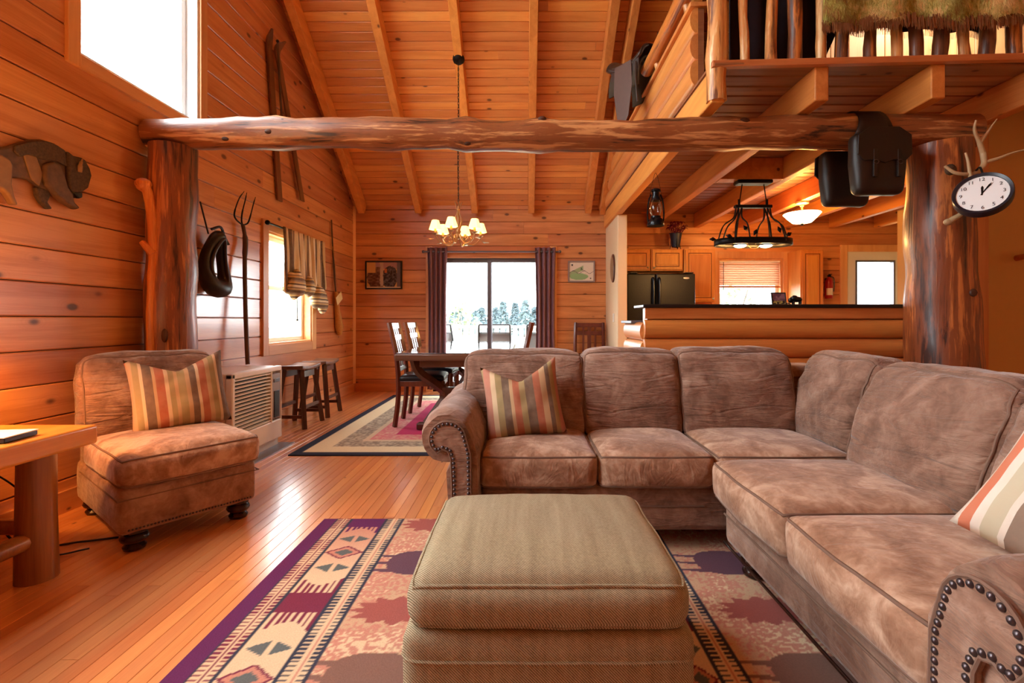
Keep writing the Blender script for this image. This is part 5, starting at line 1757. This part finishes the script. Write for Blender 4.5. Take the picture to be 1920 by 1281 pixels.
# oil lantern
ln = thing('oil_lantern', (1.195, 4.40, 1.91), label='black oil lantern hanging from the loft edge beam', cat='lantern')
M['tin'] = plain('black_tin', (20, 22, 26), 0.25, 0.3)
MB().lathe([(0.075, 0.0), (0.078, 0.02), (0.06, 0.06), (0.045, 0.075), (0.045, 0.09)], 22).build('fuel_tank', M['tin'], ln)
MB().lathe([(0.03, 0.09), (0.055, 0.13), (0.058, 0.16), (0.045, 0.20), (0.035, 0.235)], 20, cap=False).build('glass_globe', M['glass'], ln, smooth=60)
MB().lathe([(0.05, 0.23), (0.042, 0.25), (0.04, 0.27), (0.03, 0.275), (0.032, 0.31), (0.045, 0.315), (0.04, 0.335), (0.015, 0.345)], 20).build('chimney_cap', M['tin'], ln)
for sx in (-1, 1):
    MB().tube(bez([(sx * 0.068, 0, 0.03), (sx * 0.075, 0, 0.12), (sx * 0.062, 0, 0.24), (sx * 0.04, 0, 0.29)], 5), 0.007, 8).build('side_tube', M['tin'], ln)
MB().tube(bez([(-0.055, 0, 0.27), (-0.03, 0, 0.40), (0, 0, 0.487), (0.03, 0, 0.40), (0.055, 0, 0.27)], 6), 0.002, 5).build('bail', M['iron'], ln)
for i in range(4):
    a = i * math.pi / 2 + 0.6
    MB().tube(bez([(0.04 * math.cos(a), 0.04 * math.sin(a), 0.09), (0.064 * math.cos(a), 0.064 * math.sin(a), 0.15), (0.042 * math.cos(a), 0.042 * math.sin(a), 0.23)], 5), 0.0025, 5).build('guard_wire', M['gold'], ln)

# small things on the bar top
bp = thing('photo_frame', (2.0, 3.78, 1.168), R(4), label='small black framed photo standing on the bar top', cat='photo frame')
Mt = Matrix.Rotation(R(-10), 4, 'X')
for b in ((-0.06, -0.052, 0, 0.10), (0.052, 0.06, 0, 0.10), (-0.06, 0.06, 0, 0.008), (-0.06, 0.06, 0.092, 0.10)):
    MB().box(b[0], b[1], -0.006, 0.006, b[2], b[3], Mt).build('frame_bar', M['black'], bp, bev=0.002)
def sunsetp(X, Z):
    out = np.zeros(X.shape + (3,)) + np.array((150, 110, 120.))
    out[vnoise(X + 1, Z + 1, 60, 9) > 0.5] = (112, 78, 88)
    out[Z < 0.035] = (60, 50, 44)
    out[(Z < 0.03) & (vnoise(X + 1, Z + 1, 90, 3) > 0.45)] = (190, 170, 90)
    return out
p = pattern_sheet('print', -0.052, 0.052, 0.008, 0.092, 0, 0.001, 0.003, sunsetp, M['print'])
p.parent = bp
p.matrix_local = Mt @ basis((1, 0, 0), (0, 0, 1), (0, -1, 0), (0, 0, 0))
MB().box(-0.01, 0.01, 0.0, 0.004, 0.0, 0.075, Matrix.Translation((0, 0.055, 0)) @ Matrix.Rotation(R(28), 4, 'X')).build('easel_back', M['black'], bp)
bf = thing('bison_figurine', (2.125, 3.76, 1.168), R(5), label='small black bison figurine standing on the bar top', cat='figurine')
MB().ball((0.0, 0, 0.042), 0.03, 14, 10, (1.5, 0.8, 0.75)).ball((-0.02, 0, 0.05), 0.03, 12, 8, (1.0, 0.8, 0.85)).build('body', M['black'], bf, smooth=80)
MB().ball((-0.05, 0, 0.036), 0.02, 12, 8, (0.9, 0.8, 1.1)).build('head', M['black'], bf, smooth=80)
for x in (-0.028, 0.028):
    for y in (-0.01, 0.01): MB().cyl((x, y, 0), (x, y, 0.03), 0.006, n=8).build('leg', M['black'], bf)
MB().box(-0.055, 0.055, -0.02, 0.02, 0, 0.003).build('plinth', M['iron'], bf)
fx = thing('faucet', (2.27, 4.15, 1.045), label='arched dark kitchen faucet peeking over the bar top', cat='faucet')
MB().tube(bez([(-0.04, 0, 0), (-0.04, 0, 0.08), (0.0, 0, 0.15), (0.045, 0, 0.10), (0.048, 0, 0.07)], 6), 0.008, 8).build('spout', M['nail'], fx)
MB().lathe([(0.025, 0), (0.022, 0.015), (0.012, 0.02)], 16, (-0.04, 0, 0)).build('base', M['nail'], fx)
# fire extinguisher
fe = thing('fire_extinguisher', (4.42, YB - 0.06, 1.36), label='red fire extinguisher with white label beside the kitchen door', cat='extinguisher')
M['red'] = plain('red_enamel', (176, 22, 26), 0.3)
MB().lathe([(0.045, 0), (0.05, 0.01), (0.05, 0.24), (0.042, 0.275), (0.018, 0.30), (0.016, 0.315)], 22).build('cylinder', M['red'], fe, smooth=50)
MB().sheet(lambda u, v: (0.0508 * math.sin(lerp(-1.2, 1.2, u)), -0.0508 * math.cos(lerp(-1.2, 1.2, u)), 0.05 + 0.10 * v), 14, 2).build('label_band', M['white'], fe)
MB().box(-0.014, 0.014, -0.03, 0.015, 0.315, 0.345).build('valve', M['iron'], fe, bev=0.003)
MB().box(-0.007, 0.007, -0.06, 0.0, 0.345, 0.355).build('lever', M['black'], fe)
MB().tube(bez([(0.0, -0.02, 0.32), (0.05, -0.03, 0.30), (0.06, -0.03, 0.2), (0.057, -0.02, 0.1)], 6), 0.007, 7).build('hose', M['black'], fe)
MB().box(-0.02, 0.02, 0.045, 0.06, 0.1, 0.3).build('bracket', M['iron'], fe)

# ------------------------------------------------------------------ saddlebags on the beam
sb = thing('saddlebags', (2.23, 3.2, 1.84), label='dark leather saddlebags slung over the log beam near the post', cat='saddlebags')
def bagprof(w0, w1, z0, z1, n=8):
    return [(-w0, z1), (-w0 * 1.02, (z0 + z1) / 2), (-w1, z0 + 0.06), (-w1 * 0.7, z0 + 0.01), (0, z0), (w1 * 0.7, z0 + 0.01), (w1, z0 + 0.06), (w0 * 1.02, (z0 + z1) / 2), (w0, z1)]
for sy, nm in ((-1, 'front'), (1, 'rear')):
    yb = sy * 0.155
    f = cushion_map(0.34, 0.10, 0.385, 0.04, (0, 0, 0.012), 3 + sy, 0.004, lambda p, a: Vector((p.x * (1 - 0.13 * max(0, -a[2])), p.y, p.z)))
    cushion(f, 12, 12).build('bag', M['leather'], sb, loc=(0, yb, 0.1925), smooth=70)
    fl = MB().prism([(-0.165, 0.36), (-0.17, 0.24), (-0.13, 0.20), (-0.06, 0.205), (0.0, 0.185), (0.06, 0.205), (0.13, 0.20), (0.17, 0.24), (0.165, 0.36), (0.09, 0.41), (-0.09, 0.41)], yb + sy * 0.062, yb + sy * 0.072, 'y').build('flap', M['leather'], sb, bev=0.003)
    for x in (-0.06, 0.09):
        MB().box(x - 0.012, x + 0.012, yb + sy * 0.066 - 0.008, yb + sy * 0.066 + 0.008, 0.10, 0.27).build('strap', M['leather'], fl, bev=0.002)
        MB().tube([(x + 0.016 * math.cos(a), yb + sy * 0.078, 0.19 + 0.013 * math.sin(a)) for a in np.linspace(0, 2 * math.pi, 9)[:-1]], 0.0025, 5, closed=True).build('buckle', M['nail'], fl)
yk = MB()
def yoke(u, v):
    a = lerp(-1, 1, v)
    w = 0.085 + 0.045 * abs(a) ** 3
    ang = a * R(105)
    return ((u - 0.5) * 2 * w, 0.142 * math.sin(ang), 0.447 + 0.142 * math.cos(ang) - 0.02 * abs(a))
yk.sheet(yoke, 6, 20).build('yoke', M['leather'], sb, solid=0.008, smooth=70)

# ------------------------------------------------------------------ antler clock on the post
ac = thing('antler_clock', (2.74, 2.98, 1.75), label='round white faced clock on a deer antler mount on the post', cat='clock')
M['antler'] = plain('antler_bone', (196, 164, 122), 0.5, grain=0.15)
def antl(pts, r0, r1, nm='antler_tine'):
    q = bez(pts, 6)
    MB().tube(q, [lerp(r0, r1, i / (len(q) - 1)) for i in range(len(q))], 10, jit=0.12, jf=20).build(nm, M['antler'], ac, world=True, smooth=70)
antl([(2.56, 2.93, 1.99), (2.60, 2.91, 1.945), (2.66, 2.90, 1.93), (2.72, 2.90, 1.94), (2.77, 2.90, 1.99), (2.775, 2.91, 2.06)], 0.008, 0.017, 'antler_beam')
antl([(2.775, 2.91, 2.06), (2.74, 2.90, 2.13), (2.695, 2.88, 2.19), (2.695, 2.87, 2.245)], 0.016, 0.005)
antl([(2.745, 2.90, 2.12), (2.79, 2.90, 2.18), (2.84, 2.89, 2.26)], 0.013, 0.003)
antl([(2.77, 2.90, 2.0), (2.84, 2.88, 2.02), (2.90, 2.86, 2.045), (2.97, 2.83, 2.06)], 0.012, 0.003)
antl([(2.66, 2.90, 2.06), (2.67, 2.89, 1.98), (2.69, 2.90, 1.85), (2.68, 2.93, 1.72), (2.62, 2.96, 1.66)], 0.006, 0.017)
MB().tube(bez([(2.72, 2.90, 1.95), (2.70, 2.85, 1.955), (2.69, 2.82, 1.90)], 5), 0.006, 6).build('clock_hanger', M['iron'], ac, world=True)
MB().ball((2.615, 2.965, 1.655), 0.026, 10, 8, (1.2, 0.8, 0.8)).build('antler_burr', M['antler'], ac, world=True)
MB().ball((2.63, 2.97, 1.98), 0.035, 10, 8, (1, 0.6, 1)).build('skull_cap', M['bis_d'], ac, world=True)
nrm = Vector((-0.68, -0.66, 0.34)).normalized()
up = Vector((0.10, 0.15, 1.0)); up = (up - nrm * up.dot(nrm)).normalized()
rt = up.cross(nrm).normalized()
CM = basis(rt, up, nrm, (2.665 - 2.74, 2.80 - 2.98, 1.785 - 1.75))
cr = 0.135
M['clockrim'] = plain('dark_clock_rim', (40, 36, 44), 0.3)
MB().lathe([(cr * 0.85, -0.05), (cr, -0.035), (cr, 0.012), (cr * 0.97, 0.018), (cr * 0.86, 0.012), (cr * 0.85, 0.002)], 40, M=CM).build('clock_case', M['clockrim'], ac, smooth=40)
face = MB().lathe([(cr * 0.86, 0.004), (0.001, 0.005)], 40, M=CM).build('clock_face', M['white'], ac)
def flat(poly, z=0.0065): return [(p[0], p[1], z) for p in poly]
for ang, ln_, w, in ((R(90 - 2), 0.052, 0.006), (R(90 - 33), 0.078, 0.0045), (R(90 - 38), 0.085, 0.0015)):
    c, s = math.cos(ang), math.sin(ang)
    MB().add(flat([(-0.012 * c - w * s * 0.5, -0.012 * s + w * c * 0.5), (-0.012 * c + w * s * 0.5, -0.012 * s - w * c * 0.5), (ln_ * 0.75 * c + w * s, ln_ * 0.75 * s - w * c), (ln_ * c, ln_ * s), (ln_ * 0.75 * c - w * s, ln_ * 0.75 * s + w * c)]), [(0, 1, 2, 3, 4)], CM).build('clock_hand', M['black'], ac)
dg = bpy.context.evaluated_depsgraph_get
for h in range(1, 13):
    cu = bpy.data.curves.new('numeral', 'FONT')
    cu.body = str(h)
    cu.size = 0.03
    cu.align_x = 'CENTER'; cu.align_y = 'CENTER'
    tmp = bpy.data.objects.new('numeral_tmp', cu)
    COL.objects.link(tmp)
    bpy.context.view_layer.update()
    me = bpy.data.meshes.new_from_object(tmp.evaluated_get(dg()))
    bpy.data.objects.remove(tmp)
    me.materials.clear(); me.materials.append(M['black'])
    a = R(90 - 30 * h)
    inst(me, 'numeral', face, mat4=CM @ Matrix.Translation((0.093 * math.cos(a), 0.093 * math.sin(a), 0.0062)))

# ------------------------------------------------------------------ loft railing, handrail, saddle, pelt, blanket
rl = thing('loft_railing', (2.6, 2.98, DZ + 0.04), label='rustic peeled pole railing along the open loft edge', cat='railing')
def edge_y(x): return 3.01 - (x - 1.15) * 0.045
def stick(nm, x, r, mat, seed, top=3.62, z0=DZ + 0.036):
    y = edge_y(x)
    n = 10
    MB().tube(log_path((x, y, z0), (x + random.uniform(-0.02, 0.02), y, top), n, 0.02, seed), [r * (1 - 0.1 * i / n) for i in range(n + 1)], 10, jit=0.2, jf=8).build(nm, mat, rl, world=True, smooth=60)
stick('corner_post', 1.205, 0.062, M['pole'], 1, 3.75, 2.42)
spec = [(1.37, 0.028, 'pole'), (1.54, 0.036, 'pole'), (1.68, 0.042, 'pole_dark'), (1.84, 0.03, 'pole'), (1.965, 0.038, 'pole_dark'), (2.13, 0.036, 'pole_dark'), (2.28, 0.032, 'pole'), (2.40, 0.036, 'pole_dark'), (2.545, 0.042, 'pole_dark'), (2.69, 0.03, 'pole'), (2.82, 0.038, 'pole_dark'), (2.99, 0.04, 'pole_dark'), (3.14, 0.034, 'pole'), (3.3, 0.036, 'pole_dark'), (3.46, 0.034, 'pole')]
for i, (x, r, m_) in enumerate(spec): stick('baluster', x, r, M[m_], 10 + i)
MB().tube(log_path((1.15, edge_y(1.15), 3.64), (3.9, edge_y(3.9), 3.64), 24, 0.02, 5), 0.055, 14, jit=0.15, jf=6).build('top_rail', M['log_x'], rl, world=True, smooth=60)
hr = thing('log_handrail', (1.17, 3.8, 3.195), label='peeled log handrail above the loft log siding', cat='handrail')
MB().tube(log_path((1.10, 3.08, 3.295), (1.10, 4.32, 3.295), 14, 0.012, 8), 0.056, 14, jit=0.15, jf=6).build('rail', M['log_y'], hr, world=True, smooth=60)
for y in (3.35, 4.1):
    MB().tube([(1.14, y, 3.195), (1.12, y, 3.28)], 0.03, 10).build('rail_post', M['pole'], hr, world=True, smooth=60)

sd = thing('riding_saddle', (1.02, 4.44, 3.32), R(36), label='dark leather riding saddle hung on the end of the loft handrail', cat='saddle')
M['sad'] = plain('saddle_leather', (58, 38, 28), 0.4, grain=0.12, gs=40)
M['sad2'] = plain('worn_saddle_fender', (92, 66, 56), 0.45, grain=0.1, gs=30)
def seatf(u, v):
    a = lerp(-1, 1, u); b = lerp(-1, 1, v)
    ang = a * R(80)
    r = 0.17 + 0.02 * abs(b)
    return (r * math.sin(ang) * 0.8, b * 0.19, r * math.cos(ang) * 0.7 + 0.06 * b * b - 0.03)
MB().sheet(seatf, 16, 14).build('seat', M['sad'], sd, solid=0.025, smooth=70)
MB().sheet(lambda u, v: (lerp(-0.13, 0.13, u), 0.18 + 0.03 * math.cos((u - 0.5) * 3), 0.06 + 0.11 * v * math.cos((u - 0.5) * 3)), 10, 5).build('cantle', M['sad'], sd, solid=0.02, smooth=70)
MB().tube([(0, -0.22, 0.12), (0, -0.25, 0.19), (0, -0.26, 0.22)], [0.03, 0.018, 0.03], 12).build('horn', M['sad'], sd, smooth=60)
for sx in (-1,):
    MB().prism([(-0.09, 0.04), (0.09, 0.04), (0.10, -0.18), (0.06, -0.42), (-0.02, -0.46), (-0.06, -0.40), (-0.10, -0.16)], sx * 0.15, sx * 0.158, 'x').build('fender', M['sad2'], sd, bev=0.003)
    MB().prism([(-0.16, 0.03), (0.14, 0.06), (0.14, -0.08), (0.08, -0.12), (-0.10, -0.12), (-0.16, -0.05)], sx * 0.138, sx * 0.147, 'x').build('skirt', M['sad'], sd, bev=0.004)
    st_ = MB().tube(bez([(sx * 0.155, -0.06, -0.60), (sx * 0.155, -0.055, -0.50), (sx * 0.155, 0.0, -0.45), (sx * 0.155, 0.055, -0.50), (sx * 0.155, 0.06, -0.60), (sx * 0.155, 0, -0.61), (sx * 0.155, -0.06, -0.60)], 4), 0.013, 8).build('stirrup', M['sad'], sd, smooth=60)
    MB().tube(bez([(sx * 0.16, -0.14, 0.0), (sx * 0.17, -0.15, -0.15), (sx * 0.16, -0.16, -0.33)], 5), 0.007, 6).build('saddle_string', M['sad'], sd)
MB().sheet(lambda u, v: (0.185 * math.sin(lerp(-1, 1, u) * R(95)) * 0.8, lerp(-0.16, 0.16, v), 0.185 * math.cos(lerp(-1, 1, u) * R(95)) * 0.7 - 0.05 - 0.12 * abs(lerp(-1, 1, u)) ** 3), 16, 6).build('saddle_pad', plain('olive_felt', (66, 54, 40), 0.9), sd, solid=0.015, smooth=70)

sd.scale = (1.1, 1.1, 1.1)

# shaggy pelt over the rail
pl = thing('fur_pelt', (2.37, 2.85, 2.83), label='shaggy green brown throw with fringe draped over the loft railing', cat='throw')
k = NT('shaggy_pile', 0.9, 0.1)
v = k.coord('world')
n1 = k.noise(v, 4, 3, 0.6, 0.8); n2 = k.noise(k.map(v, (60, 30, 18)), 1, 3, 0.7, 1.5)
M['pelt'] = k.done(k.ramp(k.math('ADD', k.math('MULTIPLY', n1, 0.65), k.math('MULTIPLY', n2, 0.35)), [(0.38, lin(150, 106, 58)), (0.46, lin(168, 158, 78)), (0.52, lin(206, 194, 116)), (0.60, lin(240, 208, 140))]), k.bump(n2, 0.8, 0.02))
def pbot(x): return 2.845 + 0.012 * math.sin(x * 9) + 0.008 * math.sin(x * 31)
def peltf(u, v):
    x = lerp(1.80, 2.95, u)
    zt = 3.70
    y = edge_y(x) - 0.075 - 0.018 * math.sin(u * 22) * (1 - v) - 0.01 * math.sin(u * 9 + v * 5)
    zz = lerp(pbot(x), zt, v)
    if v > 0.93: y += (v - 0.93) / 0.07 * 0.12
    return (x, y, zz)
MB().sheet(peltf, 60, 14).build('hide', M['pelt'], pl, world=True, solid=0.02, smooth=80)
rs = random.Random(3)
fr_ = MB()
for i in range(5200):
    u, vv = rs.random(), rs.random() ** 1.2
    p = Vector(peltf(u, vv)) + Vector((0, -0.011, 0))
    d = Vector((rs.uniform(-0.6, 0.6) + 0.5 * math.sin(u * 14), -0.35, -0.8)).normalized()
    L = rs.uniform(0.03, 0.06)
    w = Vector((0.0018, 0, 0))
    fr_.add([p - w, p + w, p + d * L], [(0, 1, 2)])
tag(fr_.build('shag_hair', M['pelt'], pl, world=True, smooth=0), kind='stuff')
M['fringe'] = plain('brown_fringe', (170, 116, 74), 0.9, grain=0.25)
fg_ = MB()
for i in range(900):
    u = rs.random()
    x = lerp(1.79, 2.96, u)
    y = edge_y(x) - 0.08 - rs.uniform(0, 0.02)
    z0_ = pbot(x) + rs.uniform(-0.005, 0.03)
    w = 0.0022
    dx = rs.uniform(-0.008, 0.008)
    fg_.add([(x - w, y, z0_), (x + w, y, z0_), (x + w + dx, y - 0.004, z0_ - rs.uniform(0.05, 0.075)), (x - w + dx, y - 0.004, z0_ - rs.uniform(0.05, 0.075))], [(0, 1, 2, 3)])
tag(fg_.build('fringe', M['fringe'], pl, world=True, smooth=0), kind='stuff')
# dark blanket inside the railing
bk2 = thing('dark_blanket', (2.1, 3.1, 2.75), label='dark plum blanket with pale fringe hanging inside the loft railing', cat='blanket')
M['dplum'] = plain('dark_plum_wool', (34, 20, 32), 0.9, grain=0.2)
def blb(x): return interp(x, [1.3, 1.9, 2.0, 2.95], [2.66, 2.66, 2.92, 2.86])
MB().sheet(lambda u, v: (lerp(1.32, 2.95, u), edge_y(lerp(1.32, 2.95, u)) + 0.10 + 0.02 * math.sin(u * 40), lerp(blb(lerp(1.32, 2.95, u)), 3.66, v)), 60, 8).build('cloth', M['dplum'], bk2, world=True, solid=0.008, smooth=80)
fq = MB()
for i in range(240):
    x = lerp(2.05, 2.94, i / 239)
    y = edge_y(x) + 0.10 + 0.02 * math.sin((x - 1.32) / 1.63 * 40)
    z0_ = blb(x)
    dx = rs.uniform(-0.004, 0.004)
    fq.add([(x - 0.001, y, z0_), (x + 0.001, y, z0_), (x + 0.001 + dx, y, z0_ - 0.045), (x - 0.001 + dx, y, z0_ - 0.045)], [(0, 1, 2, 3)])
tag(fq.build('fringe', M['white_paint'], bk2, world=True, smooth=0), kind='stuff')
# added lamp, out of view, that brightens the loft room boards
ll = thing('loft_fill_lamp', (3.5, 3.75, 3.95), label='added unseen pendant lamp brightening the loft room behind the railing', cat='pendant light')
MB().lathe([(0.12, 0.0), (0.05, 0.12), (0.01, 0.13)], 20, cap=False).build('shade', M['white_paint'], ll, solid=0.003)
MB().cyl((0, 0, 0.12), (0, 0, ceil_z(3.75) - 3.95 - 0.02), 0.006, n=6).build('cord', M['iron'], ll)
bulb(ll, (0, 0, 0.02), 34, (255, 238, 214), 0.05)

# ------------------------------------------------------------------ outside
gr = MB().box(-60, 60, YB + 2.4, 140, -1.0, -0.9)
kk = NT('pale_dry_field', 0.9, 0.1)
v = kk.coord('world')
M['field'] = kk.done(kk.ramp(kk.noise(v, 0.7, 4), [(0.3, lin(150, 150, 120)), (0.7, lin(186, 180, 150))]))
tag(gr.build('ground', M['field'], smooth=0), kind='structure')
gl_ = MB().box(-60, XL - 0.6, -40, YB + 2.4, -1.0, -0.9).build('ground_side', M['field'], smooth=0)
tag(gl_, kind='structure')
M['deckgrey'] = plain('weathered_deck', (186, 180, 172), 0.7, grain=0.06)
dk = tag(MB().box(-3.2, 3.2, YB + 0.2, YB + 2.4, -0.12, -0.06).build('floor_deck', M['deckgrey'], smooth=0), kind='structure')
dpl = MB().box(0, 6.4, -0.065, 0.065, 0, 0.03).mesh('deck_plank', 0)
dpl.materials.append(M['deckgrey'])
for i in range(16): inst(dpl, 'deck_plank', dk, (-3.2, YB + 0.30 + 0.137 * i, -0.06))
dr = thing('deck_railing', (-0.5, YB + 2.3, -0.03), label='white painted deck railing with square pickets outside the sliding door', cat='railing')
M['outwhite'] = plain('outdoor_white', (200, 198, 192), 0.6, grain=0.04)
MB().box(-2.6, 2.6, -0.06, 0.06, 0.92, 0.97).build('top_rail', M['outwhite'], dr, bev=0.006)
MB().box(-2.6, 2.6, -0.02, 0.02, 0.08, 0.14).build('bottom_rail', M['outwhite'], dr)
for x in (-2.55, -0.85, 0.85, 2.55): MB().box(x - 0.05, x + 0.05, -0.05, 0.05, 0.0, 1.0).build('rail_post', M['outwhite'], dr, bev=0.004)
pk = MB().box(-0.045, 0.045, -0.02, 0.02, 0.12, 0.94).mesh('picket', 0)
pk.materials.append(M['outwhite'])
for i in range(44): inst(pk, 'picket', dr, (-2.58 + 0.12 * i, 0, 0))
M['patio'] = plain('patio_black', (40, 42, 44), 0.5, 0.3)
k = NT('patio_mesh', 0.8)
k.b.inputs['Base Color'].default_value = lin(170, 172, 172)
M['sling'] = k.m
def patio_chair(loc, rz, label):
    t = thing('patio_chair', loc, rz, label, 'patio chair', 'patio chairs on the deck')
    for sx in (-1, 1):
        MB().tube(bez([(sx * 0.26, 0.22, 0), (sx * 0.26, 0.20, 0.4), (sx * 0.26, 0.24, 0.7), (sx * 0.25, 0.30, 1.0)], 5), 0.014, 8).build('back_post', M['patio'], t)
        MB().tube(bez([(sx * 0.27, -0.24, 0), (sx * 0.27, -0.24, 0.5), (sx * 0.27, -0.18, 0.62), (sx * 0.27, 0.1, 0.64), (sx * 0.27, 0.22, 0.62)], 5), 0.014, 8).build('arm', M['patio'], t)
    MB().cyl((-0.25, 0.30, 1.0), (0.25, 0.30, 1.0), 0.013, n=8).build('top_rail', M['patio'], t)
    MB().cyl((-0.255, 0.27, 0.87), (0.255, 0.27, 0.87), 0.009, n=8).build('cross_rail', M['patio'], t)
    MB().cyl((-0.26, 0.20, 0.45), (0.26, 0.20, 0.45), 0.011, n=8).build('cross_rail', M['patio'], t)
    MB().box(-0.25, 0.25, -0.23, 0.20, 0.43, 0.445).build('seat_sling', M['sling'], t)
    MB().sheet(lambda u, v: (lerp(-0.25, 0.25, u), lerp(0.20, 0.265, v), lerp(0.46, 0.86, v)), 4, 4).build('back_sling', M['sling'], t, solid=0.006)
    return t
pc = patio_chair((-0.50, YB + 1.0, -0.03), R(180), 'black framed patio chair standing behind the door middle stile')
copy_tree(pc, (0.28, YB + 0.95, -0.03), R(180), 'black framed patio chair outside behind the map side curtain')
copy_tree(pc, (-1.28, YB + 1.1, -0.03), R(150), 'black framed patio chair turned aside outside behind the table')

# trees beyond the field; distance haze is mixed into the pale foliage colours
M['spruce'] = plain('haze_tinted_spruce', (104, 122, 130), 0.9, grain=0.25, gs=3)
M['shrub'] = plain('haze_tinted_shrub', (128, 150, 110), 0.9, grain=0.25, gs=4)
M['bark'] = plain('grey_bark', (96, 88, 82), 0.9)
rs = random.Random(11)
def foliage(n, fn, size):
    mb = MB()
    for i in range(n):
        p, s_ = fn()
        d1 = Vector((rs.uniform(-1, 1), rs.uniform(-1, 1), rs.uniform(-1, 1))).normalized() * size * s_
        d2 = Vector((rs.uniform(-1, 1), rs.uniform(-1, 1), rs.uniform(-1, 1))).normalized() * size * s_
        mb.add([p - d1, p + d2, p + d1], [(0, 1, 2)])
    return mb
def spruce(loc, h, w):
    t = thing('spruce_tree', loc, 0, 'haze tinted blue green conifer in the far tree line beyond the deck', 'tree', 'distant tree line')
    def fn():
        q = rs.random() ** 0.7
        z = h * (0.06 + 0.94 * q)
        r = w * (1 - q) * math.sqrt(rs.random()) + 0.1
        a = rs.uniform(0, 6.283)
        return Vector((r * math.cos(a), r * math.sin(a), z)), 1.0
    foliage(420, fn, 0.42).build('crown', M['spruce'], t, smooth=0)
    MB().cyl((0, 0, 0), (0, 0, h * 0.9), 0.14, 0.03, 8).build('trunk', M['bark'], t)
    return t
k_ = 0
for (px, h) in ((-8.5, 3.6), (-7.1, 3.9), (-5.9, 3.7), (-4.7, 4.0), (-3.5, 4.2), (-2.4, 4.9), (-1.2, 5.0), (0.0, 5.1), (1.1, 4.3), (2.2, 4.4), (3.3, 4.8), (4.4, 4.5), (5.6, 4.2)):
    k_ += 1
    spruce((px * 1.05, 54 + 6 * (k_ % 2), -0.9), h * 0.78, 0.95)
def bush(loc, h, w, label, n=500, size=0.12):
    t = thing('leafy_shrub', loc, 0, label, 'shrub')
    def fn():
        a, b = rs.uniform(0, 6.283), rs.uniform(-1, 1)
        r = rs.random() ** 0.4
        return Vector((w * r * math.cos(a) * math.sqrt(1 - b * b), w * r * math.sin(a) * math.sqrt(1 - b * b), h * 0.55 + h * 0.45 * b * r)), 1.0
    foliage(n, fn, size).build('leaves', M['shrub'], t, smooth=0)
    for k in range(5):
        a = k * 1.26
        MB().tube(bez([(0, 0, 0), (0.15 * w * math.cos(a), 0.15 * w * math.sin(a), h * 0.4), (0.6 * w * math.cos(a), 0.6 * w * math.sin(a), h * 0.9)], 5), 0.02, 6).build('branch', M['bark'], t)
    return t
bush((-2.6, 18, -0.9), 2.7, 1.0, 'pale green leafy shrub beyond the deck railing at the curtain side')
bush((4.6, 11.2, -0.9), 2.9, 1.3, 'leafy green shrub outside the kitchen window', 700, 0.09)
bush((-7.8, 10.8, -0.9), 1.9, 1.1, 'bare branched shrub outside the striped valance window', 90, 0.06)
